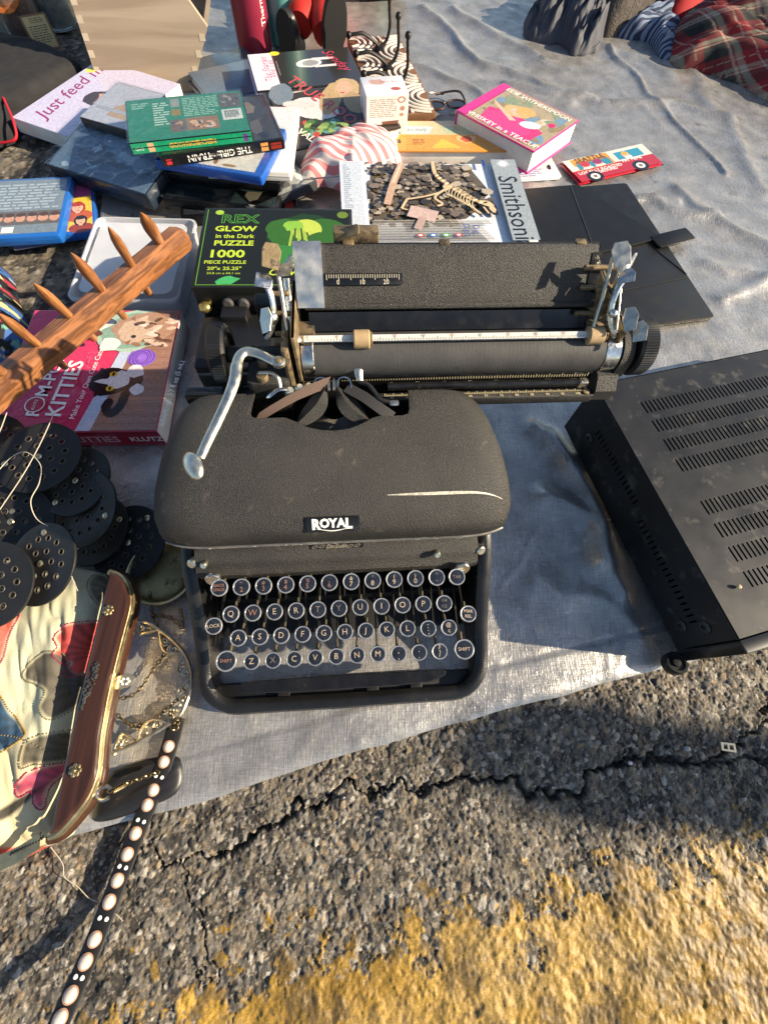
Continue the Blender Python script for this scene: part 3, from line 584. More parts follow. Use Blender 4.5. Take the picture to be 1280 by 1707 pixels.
for sx, x in ((-1, -38), (1, 231)):
    plate('margin_tab', [(sx*p[0], p[1]) for p in tabp], 1.2, dirty if sx < 0 else nick, mmT(x, 316, 268) @ R(sx*-18, 'Y') @ R(35, 'X'))
    plate('release_tab', [(-7, -5), (6, -5), (7, 2), (4, 6), (-5, 6)], 1.4, chrome, mmT(x+sx*(9 if sx > 0 else 8), 309 if sx > 0 else 307, 255) @ R(25, 'X') @ R(sx*-20, 'Y'))
    tp('release_lever', MM().tube(spline([(x+sx*8, 308, 253), (x+sx*4, 303, 248), (x+sx*3, 297, 238), (x+sx*6, 290, 226), (x+sx*12, 284, 220)], 5), 2.4, 6, flat=.45), chrome)
    tp('lever_fork', MM().rings([[(x+dx, y, z), (x+dx+2, y, z), (x+dx+2, y+2, z+9), (x+dx, y+2, z+9)] for dx, y, z in ((-2, 318, 262), (3, 312, 255), (9, 314, 254), (13, 318, 258))]), chrome)
    tp('link_rod', MM().tube([(x+sx*-2, 322, 262), (x+sx*-4, 304, 240), (x+sx*-5, 290, 216)], 1.6, 7), nick)
    tp('pivot', MM().sphere((x+sx*5, 292, 234), 5 if sx < 0 else 3.5, 14), chrome)
    plate('paper_release', [(-4, -10), (4, -9), (6, 2), (3, 9), (-4, 9), (-6, 0)], 1.4, nick, mmT(x+sx*(9 if sx < 0 else 20), 288, 236 if sx < 0 else 232) @ R(30, 'X') @ R(-30, 'Y'))
    for dy, dz in ((0, 0), (8, 12), (-12, -10)): tp('pin', cylx(x-6, x+8, 306+dy, 226+dz, 2, 10), dirty)
for y, z in ((318, 238), (326, 250), (306, 222)): tp('cross_rod', cylx(212, 246, y, z, 2.1, 10), dirty)
plate('side_bracket', [(-9, -22), (2, -24), (9, -6), (6, 14), (-2, 24), (-8, 8)], 1.6, nick, mmT(240, 304, 236) @ R(82, 'Y') @ R(50, 'Z'))
plate('knob_flag', [(-5, -8), (5, -8), (6, 3), (2, 9), (-5, 7)], 1.4, nick, mmT(262, 282, 224) @ R(30, 'X') @ R(-35, 'Y'))
# carriage-return lever
lv = spline([(-40, 264, 214), (-46, 266.5, 216), (-56, 271, 218), (-65, 272.5, 219), (-70, 268, 219.5), (-72, 258, 219.5), (-72.5, 246, 219), (-75, 234, 218), (-82, 214, 215.5), (-90, 195, 212), (-95.5, 181, 209.5)], 6)
LV = tp('return_lever', MM().tube(lv, [4.2 if i < 30 else 4.6-1.1*max(0, (i-34)/26) for i in range(len(lv))], 12, flat=.62), nick)
tp('lever_paddle', MM().sphere((0, 0, 0), 1, 20, T(-99.5, 174.5, 209.5) @ R(28) @ R(-18, 'Y') @ S(7.2, 12.5, 4.4)), nick, LV)
tp('lever_pivot', MM().lathe([(5.4, 0), (5.4, 3), (4.5, 3.6)], 18, T(-40, 264, 214)), nick, LV); tp('pivot_screw', MM().lathe([(2.6, 0), (2.6, 1.2), (2, 1.5)], 14, T(-40, 264, 217.4)), dirty, LV)
tp('lever_spring', MM().tube(spline([(-58, 262, 206), (-48, 261, 207), (-42, 257, 205), (-41, 252, 200)], 5), 1.6, 6, flat=.6), nick, LV)
# ---------------------------------------------------------------- stereo amplifier
ampm = M('amp_sheet_steel', (.014, .0145, .0155), .42, 0, spec=.4, var=.25, vscale=18, bump=.12, bscale=2500, bdist=.0002, rvar=.08, wear=(.06, .056, .048), wscale=45, wth=.56)
ampd = M('amp_inside', (.004, .004, .004), .9)
A0 = P(992, 640, .102); A1 = P(1245, 1088, .102); exa = (P(1280, 566, .102)-A0); eya = (A0-A1).normalized(); exa = (exa-eya*exa.dot(eya)).normalized(); dA = (A0-A1).length; wA = .43; hA = .088
AM = thing('stereo_amplifier', 'black steel stereo amplifier with slotted vents in its top, set on the tarp', 'amplifier', frame(A1+Vector((0, 0, -.102+.006)), exa, eya, Vector((0, 0, 1))))
def slot(x, y, l, wd, ang=90):
    c, s_ = math.cos(rad(ang)), math.sin(rad(ang)); pts = []
    for (e, a0) in ((1, -90), (-1, 90)):
        for k in (0, 1, 2):
            t = rad(a0+k*90); px, py = e*(l-wd)/2+wd/2*math.cos(t), wd/2*math.sin(t); pts.append((x+px*c-py*s_, y+px*s_+py*c))
    return pts
holes = []; zt = .096
for y0 in (.262, .2365, .211, .1855, .135, .1095, .084, .0585):
    for i in range(44): holes.append(slot(.040+i*.0052, y0, .0165, .0019, 93))
me = fill2d('top_panel', [[(0.0, 0.012), (wA, .012), (wA, dA), (0, dA)]]+holes, .0012, .0002)
part('top_panel', me, ampm, AM, T(0, 0, zt-.0006))
holes = [slot(dA-.045-i*.0062, .062, .011, .0018, 90) for i in range(16)]+[slot(.035+i*.0062, .054, .011, .0018, 90) for i in range(19)]
me = fill2d('side_panel', [[(0.012, .012), (dA, .012), (dA, zt-.001), (.012, zt-.001)]]+holes, .0012, .0002)
ms = Matrix(((0, 0, -1, 0), (1, 0, 0, 0), (0, 1, 0, 0), (0, 0, 0, 1)))
part('side_panel', me, ampm, AM, T(-.0002, 0, 0) @ ms)
part('back_panel', MB().rbox(wA, .0012, zt-.012, .0005, .0002, (wA/2, dA-.001, .012)), ampm, AM)
part('chassis', MB().rbox(wA-.02, dA-.035, .045, .002, .001, (wA/2, dA/2, .014)), ampd, AM)
part('bottom_panel', MB().rbox(wA-.004, dA-.016, .0012, .001, .0003, (wA/2, dA/2+.004, .0115)), ampm, AM)
part('right_panel', MB().rbox(.0012, dA-.014, zt-.013, .0005, .0002, (wA-.001, dA/2+.005, .012)), ampm, AM)
part('front_panel', MB().rbox(wA+.004, .012, zt-.008, .002, .0012, (wA/2, .005, .009)), M('amp_front', (.012, .012, .012), .35, coat=.3), AM)
for y, z, r_ in ((.264, .045, .0062), (.034, .036, .0066), (.028, .066, .0066)):
    sc_ = part('screw', MB().lathe([(r_, 0), (r_, .0012), (r_*.8, .0024), (r_*.3, .0026)], 22, T(-.0008, y, z) @ R(-90, 'Y')), M('black_screw', (.05, .05, .05), .4, .5, var=.3), AM)
    part('screw_slot', MB().rbox(r_*.7, r_*.7, .0004, r_*.3, .0001, mx=T(-.0034, y, z) @ R(-90, 'Y')), ampd, sc_)
for x in (.035, wA-.035):
    for y in (.04, dA-.04): part('foot', MB().lathe([(.014, 0), (.016, .001), (.016, .012), (.014, .0125)], 20, T(x, y, 0)), bake, AM)
part('knob', MB().lathe([(.0055, 0), (.0105, 0), (.0115, .002), (.0115, .011), (.0105, .0125), (.0085, .0125), (.008, .0105), (.0045, .0105), (.004, .0125), (.0005, .0128)], 28, T(-.012, -.001, .0065) @ R(-8, 'X')), bake, AM)
tag(ob('grit_crumb', MB().sphere((0, 0, 0), .0026, 7, R(30, 'X') @ S(1, .8, .8)), M('pale_grit', (.55, .42, .25), .9), None, T(*P(1231, 978, .1045))), 'pale crumb of grit lying on top of the black amplifier', 'grit')
# ---------------------------------------------------------------- flat goods: boxes, books and disc cases
gloss = M('glossy_print', attr='Col', rough=.22, var=.16, vscale=260, coat=.25)
matte = M('matte_print', attr='Col', rough=.5, var=.06, vscale=200)
def wrapm(name, rough=.16):                              # crinkled clear film laid over a case
    if name in MATS: return MATS[name]
    m = bpy.data.materials.new(name); m.use_nodes = True; MATS[name] = m; nt = m.node_tree; nt.nodes.remove(nt.nodes['Principled BSDF']); L = nt.links.new
    tr = nd(nt, 'ShaderNodeBsdfTransparent'); gl = nd(nt, 'ShaderNodeBsdfGlossy'); gl.inputs['Roughness'].default_value = rough
    fr_ = nd(nt, 'ShaderNodeFresnel'); fr_.inputs[0].default_value = 1.75; mx = nd(nt, 'ShaderNodeMixShader'); tc = nd(nt, 'ShaderNodeTexCoord')
    n = nd(nt, 'ShaderNodeTexNoise'); n.inputs['Scale'].default_value = 38; n.inputs['Detail'].default_value = 5; n.inputs['Distortion'].default_value = 1.6; L(tc.outputs['Object'], n.inputs[0])
    b = nd(nt, 'ShaderNodeBump'); b.inputs['Strength'].default_value = .8; b.inputs['Distance'].default_value = .0045; L(n.outputs[0], b.inputs['Height'])
    L(b.outputs[0], gl.inputs['Normal']); mn = nd(nt, 'ShaderNodeMath', operation='MINIMUM'); mn.inputs[1].default_value = .30; L(fr_.outputs[0], mn.inputs[0]); L(mn.outputs[0], mx.inputs[0]); L(tr.outputs[0], mx.inputs[1]); L(gl.outputs[0], mx.inputs[2]); L(mx.outputs[0], nt.nodes['Material Output'].inputs[0]); return m
film = wrapm('clear_film')
def slab(name, label, cat, O, U, V, t, w=None, d=None, group=None):
    O, V = P(*O), P(*V); U = P(*U) if len(U) == 3 else O+Vector((math.cos(rad(U[0])), math.sin(rad(U[0])), 0)); ex = (U-O); w0 = ex.length; ex.normalize(); ey = V-O; ey = ey-ex*ey.dot(ex); d0 = ey.length; ey.normalize(); ez = ex.cross(ey)
    if DEBUG: print('SLAB %-22s w %.3f d %.3f' % (name, w0, d0))
    w = w or w0; d = d or d0
    th = thing(name, label, cat, frame(O+ex*w/2+ey*d/2-ez*t, ex, ey, ez), group); return th, w, d
DEBUG = False
def top(t): return T(0, 0, t)
def front(d): return T(0, -d/2, 0) @ R(90, 'X')          # art x right, y up, on the near side
def right(w): return T(w/2, 0, 0) @ R(90) @ R(90, 'X')
def left(w): return T(-w/2, 0, 0) @ R(-90) @ R(90, 'X')
def pm_(name, col, **k): return M(name, hx(col), **k)
pages = M('page_edges', (.68, .65, .58), .8, var=.08, vscale=40)
def pagelines():
    nt = pages.node_tree; b = nt.nodes['Principled BSDF']; tc = nd(nt, 'ShaderNodeTexCoord'); mp = nd(nt, 'ShaderNodeMapping'); mp.inputs['Scale'].default_value = (6, 6, 2200)
    n = nd(nt, 'ShaderNodeTexNoise'); n.inputs['Scale'].default_value = 1; n.inputs['Detail'].default_value = 2; nt.links.new(tc.outputs['Object'], mp.inputs[0]); nt.links.new(mp.outputs[0], n.inputs[0])
    bp = nd(nt, 'ShaderNodeBump'); bp.inputs['Strength'].default_value = .7; bp.inputs['Distance'].default_value = .0006; nt.links.new(n.outputs[0], bp.inputs['Height']); nt.links.new(bp.outputs[0], b.inputs['Normal'])
pagelines()
def book(th, w, d, t, cov, spine='L', hard=True):
    c = .0024 if hard else .0006; o = .003 if hard else .0002
    for z in (0, t-c): part('cover', MB().rbox(w, d, c, .0012, .0004, (0, 0, z)), cov, th)
    sx = {'L': (-1, 0), 'R': (1, 0), 'B': (0, -1), 'T': (0, 1)}[spine]
    if sx[0]: part('spine', MB().rbox(c, d, t-2*c+.0006, .0006, .0003, (sx[0]*(w/2-c/2), 0, c-.0003)), cov, th)
    else: part('spine', MB().rbox(w, c, t-2*c+.0006, .0006, .0003, (0, sx[1]*(d/2-c/2), c-.0003)), cov, th)
    part('page_block', MB().rbox(w-2*o if not sx[0] else w-o-c, d-2*o if not sx[1] else d-o-c, t-2*c, .0005, .0003, (sx[0]*(o-c)/2, sx[1]*(o-c)/2, c)), pages, th)
def case(th, w, d, t, mat, wrap=False):
    part('case', MB().rbox(w, d, t, .004, .0014), mat, th); part('case_seam', MB().rbox(w+.0006, d+.0006, .0012, .004, .0003, (0, 0, t*.5)), mat, th)
    if wrap:
        k = 24; xs = np.linspace(-w/2-.001, w/2+.001, k); ys = np.linspace(-d/2-.001, d/2+.001, k); X, Y = np.meshgrid(xs, ys, indexing='ij')
        o = gridmesh('shrink_wrap', X, Y, t+.0012+np.abs(fbm(X, Y, 60, 3, int(w*1e5)))*.0012, None, film); o.parent = th
def photo(a, x0, y0, x1, y1, cols, n=40, seed=0):         # an abstract patchwork standing for a printed picture
    r = random.Random(seed); a.rect(x0, y0, x1, y1, cols[0]); w, h = x1-x0, y1-y0
    for i in range(n):
        sx = r.uniform(.04, .2)*w; sy = r.uniform(.04, .22)*h; cx = r.uniform(x0+sx, x1-sx); cy = r.uniform(y0+sy, y1-sy); pts = []
        for j in range(7): q = r.uniform(.55, 1.0); pts.append((cx+sx*q*math.cos(j*.9), cy+sy*q*math.sin(j*.9)))
        a.poly(pts, r.choice(cols))
def face(a, x, y, s, rot=0, hair='#7a5230', skin='#c99a7c', top_='#d8d4cf'):
    m = a.mx; a.mx = m @ T(x, y, 0) @ R(rot)
    a.ell(0, -s*1.7, s*1.9, s*1.2, top_, 0, 16, .04); a.ell(0, .1*s, s*1.05, s*1.35, hair, 0, 18, .05); a.rect(-.28*s, -1.15*s, .28*s, -.5*s, skin); a.ell(0, 0, s*.72, s*.95, skin)
    a.ell(0, .72*s, s*.75, s*.35, hair, 0, 14, .05)
    for e in (-1, 1): a.ell(e*.28*s, .08*s, .1*s, .06*s, '#3a2a22')
    a.ell(0, -.48*s, .24*s, .08*s, '#a04040'); a.mx = m
K = lambda c, **k: M('plastic_'+c, hx('#'+c), k.pop('rough', .3), var=.12, vscale=30, rvar=.08, coat=.2, **k)

def loc(th, px, py, z): q = th.matrix_world.inverted() @ P(px, py, z); return q.x, q.y
# --- jigsaw boxes
cardk = M('black_card', (.009, .010, .009), .42, var=.2, rvar=.1)
th, w, d = slab('puzzle_box', 'black jigsaw puzzle box with green lettering, lying under another puzzle box', 'puzzle box', (333, 572, .046), (560, 572, .046), (352, 440, .046), .040, .25, .17)
part('box_tray', MB().rbox(w, d, .040, .0015, .0008), cardk, th); a = Art(top(.0401)); a.text('REX', -.050, -.005, .030, '#4f8d2a', sx=1.1, off=.02); a.text('REX', -.050, -.005, .030, '#12180d', sx=1.1, off=-.005); a.text('1000', .0, -.005, .026, '#b9c43a', off=.02)
a.build('printed_top', matte, th)
th, w, d = slab('puzzle_box', 'black jigsaw puzzle box printed REX, green night scene on its lid, behind the typewriter', 'puzzle box', (318, 479, .088), (590, 479, .088), (358, 346, .088), .042)
part('box_lid', MB().rbox(w, d, .036, .0015, .0008, (0, 0, .006)), cardk, th); part('box_tray', MB().rbox(w-.003, d-.003, .0065, .0015, .0006), cardk, th)
a = Art(top(.0421)); W, D = w/2, d/2; g1, g2, g3 = '#2c5a1e', '#173312', '#79a83a'
a.rect(-W+.005, -D+.004, W-.004, D-.004, '#141a13'); a.rect(-W+.0065, -D+.0055, W-.0055, D-.0055, '#0f130f')
for x in (-W+.005,): a.rect(x, -D+.004, x+.0009, D-.004, '#5f9a2c'); a.rect(x, -D+.004, W-.004, -D+.0049, '#5f9a2c')
a.ell(W*.38, D*.30, .052, .046, g2, 0, 26, .1); a.ell(W*.15, D*.42, .03, .024, g1, 0, 18, .14); a.ell(W*.62, D*.38, .032, .026, g1, 0, 18, .14); a.ell(W*.38, D*.42, .022, .022, '#a8b84a')
a.ell(W*.2, D*.52, .014, .011, g3, 0, 12, .2); a.ell(W*.55, D*.15, .02, .014, g1, 0, 12, .2); a.ell(W*.05, D*.2, .016, .02, g1, 30, 12, .2)
for i in range(6): a.poly([(W*.3+i*.004-.012, D*.5-.004*abs(i-2)), (W*.3+i*.004-.0095, D*.5-.004*abs(i-2)), (W*.38+i*.007-.02, -D*.15), (W*.38+i*.007-.025, -D*.15)], '#33521f' if i % 2 else '#86a73c')
a.rect(W*.22, D*.0, W*.55, D*.12, '#24401a'); a.ell(W*.12, -D*.28, .022, .024, '#2f7030', 0, 16, .1); a.ell(W*.45, -D*.32, .024, .012, '#6fae34', 0, 16, .2); a.ell(W*.7, -D*.1, .014, .03, g1, 0, 14, .2)
lg = '#a9bf35'; xl_ = -W*.55
a.text('REX', xl_+.004, D*.68, .025, '#4f9a30', off=.03, sx=1.15); a.text('REX', xl_+.004, D*.68, .025, '#0f130f', off=-.004, sx=1.15)
a.text('GLOW', xl_, D*.42, .0152, lg, off=.035, sx=1.2); a.text('in the Dark', xl_, D*.23, .0112, lg, off=.02); a.text('PUZZLE', xl_, D*.05, .0138, lg, off=.035, sx=1.1)
a.text('1000', xl_-.008, -D*.22, .0205, lg, off=.03, sx=1.2); a.text('PIECE PUZZLE', xl_-.008, -D*.42, .0088, lg, off=.02); a.text('20"x 25.25"', xl_-.008, -D*.57, .0086, lg, off=.02, sx=1.1); a.text('50.8 cm x 64.1 cm', xl_-.008, -D*.68, .0058, lg)
a.ell(xl_-.002, -D*.84, .014, .008, '#3c9a57', 10, 10, .25); a.text('CAN SOME', W*.05, -D*.5, .0085, '#c8d26a', shear=.3); a.text('COVER', W*.18, -D*.66, .017, lg, off=.02, shear=.3)
a.ell(W*.87, D*.82, .008, .0075, '#5d742a'); a.ell(-W+.022, D*.86, .006, .005, '#8fae3a')
a.build('printed_lid', matte, th)
# black plastic stand beside the carriage
th, w, d = slab('plastic_stand', 'matte black plastic stand with two round pads, under the left platen knob', 'stand', (322, 612, .062), (450, 612, .062), (337, 528, .062), .056, None, None)
bp_ = M('matte_black_plastic', (.008, .008, .0085), .4, var=.2, rvar=.08)
part('base', MB().rbox(w, d, .056, .004, .002), bp_, th); part('back_bar', MB().rbox(.085, .012, .012, .003, .002, (.028, d/2+.022, .058)), bp_, th); part('upright', MB().rbox(.034, .026, .030, .003, .002, (-.004, d/2+.004, .034)), bp_, th)
for x in (-.012, .008): part('pad', MB().lathe([(.006, 0), (.0075, .002), (.0075, .004), (.005, .006)], 18, T(x, d/2+.016, .064) @ R(75, 'X')), rubber, th)
gb = MB().sphere((0, 0, 0), .009, 16, S(1, 1, .8)); tag(ob('brass_bell', gb, M('brass_shiny', (.62, .48, .16), .3, .9, var=.2), None, T(*P(343, 512, .06))), 'small round brass bell wedged between the puzzle boxes and the cat craft book', 'bell')

# --- fossil kit box
th, w, d = slab('fossil_kit_box', 'white science kit box picturing dinosaur bones on rubble, behind the typewriter', 'kit box', (572, 412, .075), (899, 408, .075), (589, 273, .075), .069)
part('carton', MB().rbox(w, d, .069, .0012, .0006), M('white_card', (.62, .63, .66), .45, var=.08), th); a = Art(top(.0691)); W, D = w/2, d/2
a.rect(-W+.001, -D+.001, W-.001, D-.001, '#c9ced6'); a.rect(-W+.004, -D+.002, -W+.034, D-.002, '#b9c0c9'); a.lines(-W+.006, -D*.2, -W+.018, D*.9, 22, '#8f98a4'); a.rect(-W+.024, -D*.9, -W+.0246, D*.95, '#8f98a4'); a.rect(-W+.033, -D*.95, -W+.0336, D*.95, '#8f98a4')
r = random.Random(3); bx0, bx1 = -W+.04, W*.60
a.poly([(bx0, -D*.5), (W*.3, -D*.4), (W*.5, -D*.1), (W*.62, D*.3), (W*.45, D*.97), (bx0+.01, D*.97)], '#5a5142')
for i in range(650):
    x = r.uniform(bx0, bx1); y = r.uniform(-D*.55, D*.97); q = r.uniform(.003, .012)
    if (y < -D*.25 and x > W*.25) or (x > W*.46 and y > D*.35): continue
    g = r.choice(['#4a4034', '#62574a', '#332c25', '#776a5a', '#8f8270', '#54493c', '#a89c8a', '#6b5f50']); a.poly([(x+q*r.uniform(.5, 1)*math.cos(t), y+q*r.uniform(.5, 1)*.8*math.sin(t)) for t in (0, 1.1, 2.2, 3.3, 4.3, 5.4)], g)
for i in range(26): a.rect(bx0+.004, -D*.95+i*.0018, W*.55-.001*i % .02, -D*.95+i*.0018+.0009, ['#8f8a7c', '#b3ada0', '#6b6558'][i % 3])
bone, bsh = '#c9b08a', '#6f5838'
a.rect(-W+.001, -D+.001, bx0, D-.001, '#c9ced6'); a.rect(-W+.004, -D+.002, -W+.034, D-.002, '#b9c0c9'); a.lines(-W+.006, -D*.2, -W+.018, D*.9, 22, '#8f98a4')
def stroke(pts, wd, col):
    pts = [Vector((p[0], p[1], 0)) for p in pts]; pts = [Vector((p.x, p.y)) for p in spline(pts, 5)]
    for p, q in zip(pts[:-1], pts[1:]):
        n = (q-p).normalized(); n = Vector((-n.y, n.x))*wd/2; a.poly([p-n, q-n, q+n, p+n], col)
for off, col, k in ((-.0016, '#241d15', 1.5), (0, bone, 1)):
    stroke([(W*.05, D*.97+off), (W*.06, D*.60+off), (W*.18, D*.34+off), (W*.34, D*.06+off), (W*.48, -D*.08+off)], .0062*k, col); stroke([(-W*.30, D*.0+off), (-W*.05, D*.09+off), (W*.16, D*.24+off)], .0034*k, col); stroke([(-W*.30, D*.0+off), (-W*.37, -D*.22+off)], .0042*k, col); stroke([(-W*.37, -D*.22+off), (-W*.30, -D*.26+off)], .0026*k, col)
    stroke([(W*.13, D*.24+off), (W*.0, D*.04+off), (W*.07, -D*.12+off), (W*.01, -D*.17+off)], .0042*k, col); stroke([(W*.34, -D*.04+off), (W*.38, -D*.24+off), (W*.46, -D*.36+off)], .0036*k, col); a.ell(W*.54, -D*.12+off, .012*k, .0062*k, col, -30, 14, .1); a.ell(W*.59, -D*.24+off, .010*k, .0048*k, col, -75, 12, .1); stroke([(W*.50, -D*.2+off), (W*.54, -D*.36+off)], .003*k, col); a.ell(W*.16, D*.30+off, .007*k, .0085*k, col, 30, 10, .2)
for i in range(22): t = i/21; a.ell(W*(.06+.42*t**1.3), D*(.62-.72*t), .0036, .0018, '#e3d3b0' if i % 2 else '#a88d62', 30)
for i in range(10): stroke([(W*(.17+i*.026), D*(.33-i*.043)), (W*(.13+i*.028), D*(.18-i*.04)), (W*(.16+i*.03), D*(.08-i*.045))], .0013, '#d9c49a')
for i in range(7): stroke([(W*(.19+i*.03), D*(.34-i*.05)), (W*(.26+i*.028), D*(.30-i*.05))], .0012, '#cdb488')
a.ell(W*.535, -D*.11, .002, .002, '#2a2018')
stroke([(-W*.30, D*.9), (-W*.42, D*.4), (-W*.52, -D*.15)], .011, '#b89880'); stroke([(-W*.31, D*.88), (-W*.43, D*.38)], .004, '#dcb99d'); stroke([(-W*.3, -D*.30), (-W*.02, -D*.45)], .026, '#b9a096'); stroke([(-W*.16, -D*.45), (-W*.24, -D*.72)], .012, '#a58e84')
a.rect(W*.71, -D+.001, W-.001, D-.001, '#8f979c'); m0 = a.mx; a.mx = m0 @ T(W*.83, -D*.18, 0) @ R(-90)
a.text('Smithsonian', .022, 0, .043, '#101214', off=.004, sx=.9); a.mx = m0
for i in range(18): t = i*2*math.pi/18; c, s_ = W*.84, D*.87; a.poly([(c+.003*math.cos(t-.3), s_+.003*math.sin(t-.3)), (c+.0125*math.cos(t), s_+.0125*math.sin(t)), (c+.003*math.cos(t+.3), s_+.003*math.sin(t+.3))], '#e8ecee')
a.ell(W*.84, D*.87, .005, .005, '#e8ecee'); a.rect(W*.60, D*.80, W*.635, D*.97, '#23407a'); m0 = a.mx; a.mx = m0 @ T(W*.36, -D*.82, 0) @ R(-90); a.text('Dig', -.008, -.0, .014, '#3a4a8a'); a.text('Dino', -.006, -.014, .014, '#3a4a8a'); a.mx = m0
for i, c in enumerate(('#b0463c', '#3f6fa8', '#4f9a4f', '#a83c3c')): a.ell(-W*.22+i*.0185, -D*.86, .0055, .004, c); a.ell(-W*.22+i*.0185, -D*.86, .003, .002, '#e4e4e4')
a.build('printed_lid', gloss, th)

# --- cat craft book kit
th, w, d = slab('craft_book_kit', 'pink craft book kit with pom-pom cats on its cover, under the pegged wooden rack', 'craft kit', (-20, 722, .038), (262, 719, .038), (60, 517, .038), .030, None, None)
pk = M('pink_card', hx('#c23a5a'), .3, coat=.4); book(th, w, d, .030, pk, 'B', False); a = Art(top(.0301)); W, D = w/2, d/2
a.rect(-W+.001, -D+.001, W-.001, D-.001, '#c4355c')
for i in range(60): x, y = random.uniform(-W+.01, W*.1), random.uniform(-D+.01, D-.01); a.ell(x, y, .007, .005, '#cf4f72', random.uniform(0, 90), 8, .1); a.ell(x, y, .0058, .004, '#c4355c', random.uniform(0, 90), 8, .1)
a.poly([(W*.02, -D+.001), (W-.001, -D+.001), (W-.001, D-.001), (W*.5, D-.001)], '#8d6a5c'); a.poly([(W*.02, -D+.001), (W*.2, -D+.001), (W*.48, D*.35), (W*.34, D*.38)], '#aeb9cf')
for i in range(30): y = -D+.004+i*.0065; a.rect(W*.2+.0016*i, y, W-.002, y+.0009, '#7d5a4d' if i % 2 else '#9a7768')
a.ell(W*.42, D*.62, .048, .036, '#9fb6a6', 10, 26, .06); a.ell(W*.42, D*.62, .043, .031, '#7d9a8c', 10, 26, .06); a.ell(W*.56, D*.66, .042, .028, '#a07f6a', 8, 26, .1); a.ell(W*.48, D*.62, .026, .022, '#b8a08c', 8, 22, .1)
for dx in (-.011, .011): a.ell(W*.44, D*.62+dx, .0034, .0028, '#27323a'); a.poly([(W*.34, D*.62+dx*1.9), (W*.40, D*.62+dx*2.4), (W*.42, D*.62+dx*1.5)], '#8a6552')
for i in range(26): a.ell(W*.66+random.uniform(-.02, .03), D*.62+random.uniform(-.026, .026), .007, .003, random.choice(['#c4ab9a', '#8a6854', '#5f4638', '#d2c0b2']), random.uniform(-30, 40), 8, .2)
for i in range(9): a.ell(W*.62, D*.14, .018-.0014*i, .015-.001*i, '#5b3a96' if i % 2 else '#8a63c4', i*22)
bk = '#17141a'; a.ell(W*.28, -D*.25, .024, .022, bk, 0, 20, .08); a.poly([(W*.14, -D*.02), (W*.12, -D*.2), (W*.25, -D*.1)], bk); a.poly([(W*.14, -D*.5), (W*.12, -D*.32), (W*.25, -D*.38)], bk)
a.ell(W*.5, -D*.22, .0205, .017, bk, 0, 18, .1); a.ell(W*.40, -D*.22, .014, .014, '#d7d2d2', 0, 12, .18); a.ell(W*.58, -D*.08, .012, .012, '#cfc9cc', 0, 12, .2); a.ell(W*.64, -D*.38, .009, .009, '#cfc9cc', 0, 12, .2); a.ell(W*.24, -D*.25, .014, .004, '#d7d2d2', 0, 12, .2)
for dy in (-.011, .012): a.ell(W*.31, -D*.25+dy, .005, .0042, '#d8b13a'); a.ell(W*.31, -D*.25+dy, .0016, .0034, '#111111')
tl = spline([(W*.52, -D*.45, 0), (W*.48, -D*.66, 0), (W*.38, -D*.74, 0), (W*.32, -D*.64, 0), (W*.35, -D*.56, 0)], 5)
for p, q in zip(tl[:-1], tl[1:]): a.ell(p.x, p.y, .0056, .0056, bk, 0, 10, .12)
for t_, px, py, sz, of in (('POM-POM', 82, 640, .0225, .02), ('KITTIES', 112, 648, .0265, .02), ('Make Your Own Cute Cats', 147, 640, .0098, 0), ('Glue/Colle .17 fl oz (5 mL)', 288, 655, .0095, 0)): x, y = loc(th, px, py, .038); a.text(t_, x, y, sz, '#f2e9ea', 84, of)
a.ell(-W*.55, -D*.6, .012, .012, '#e9e4e4'); a.ell(-W*.55, -D*.6, .0105, .0105, '#b3223e'); a.text('KLUTZ', -W*.55, -D*.6, .005, '#f0f0f0', 84)
a.ell(-W*.05, D*.72, .018, .012, '#d5cdc4', 20, 14, .2); a.ell(-W*.12, D*.55, .014, .009, '#6a3a28', 20, 12, .2); a.ell(W*.16, D*.36, .013, .012, '#cfd6cf', 0, 14, .18)
a.build('printed_cover', gloss, th); a = Art(front(d)); a.rect(W*.45, .001, W-.001, .029, '#a11730'); a.rect(-W+.001, .001, W*.45, .029, '#a82a4a'); a.text('KITTIES', W*.18, .013, .017, '#d9b9bf', off=.01); a.text('KLUTZ', W*.80, .013, .013, '#f0e0e0', off=.02); a.rect(-W, .0255, W, .0275, '#7a1428'); a.build('printed_spine', gloss, th)

# --- folio case
fol = M('folio_leatherette', (.007, .007, .0075), .45, spec=.3, var=.25, bump=.25, bscale=1800, bdist=.0002, rvar=.08)
th, w, d = slab('tablet_folio', 'black tablet folio case with a folded front and a tab, beside the science kit box', 'folio case', (905, 560, .018), (1195, 525, .018), (850, 316, .018), .010)
part('back_shell', MB().rbox(w, d, .006, .006, .0015), fol, th)
part('front_flap', ob('front_flap', fill2d('front_flap', [[(-w*.5, -d*.10), (-w*.5, d*.5), (w*.12, d*.5), (w*.16, d*.49), (w*.46, d*.06), (w*.455, d*.03)]], .0032, .0008), None).data, fol, th, T(0, 0, .0082)); bpy.data.objects.remove(bpy.data.objects['front_flap'])
part('flap_crease', MB().tube([(w*.10, d*.49, .0103), (w*.02, -d*.02, .0103)], .0006, 6), M('crease_shine', (.06, .06, .062), .3), th); part('fold_line', MB().tube([(w*.20, d*.40, .0064), (w*.495, -d*.22, .0064)], .0006, 6), fol, th); part('fold_line', MB().tube([(-w*.2, -d*.30, .0064), (w*.49, -d*.24, .0064)], .0006, 6), fol, th)
ft = P(1090, 405, .016); fd = (P(1160, 388, .016)-ft)
part('closure_tab', MB().rbox(.075, .030, .003, .004, .001), fol, th, th.matrix_world.inverted() @ frame(ft+fd*.42, fd.normalized(), Vector((-fd.normalized().y, fd.normalized().x, 0)), Vector((0, 0, 1))))

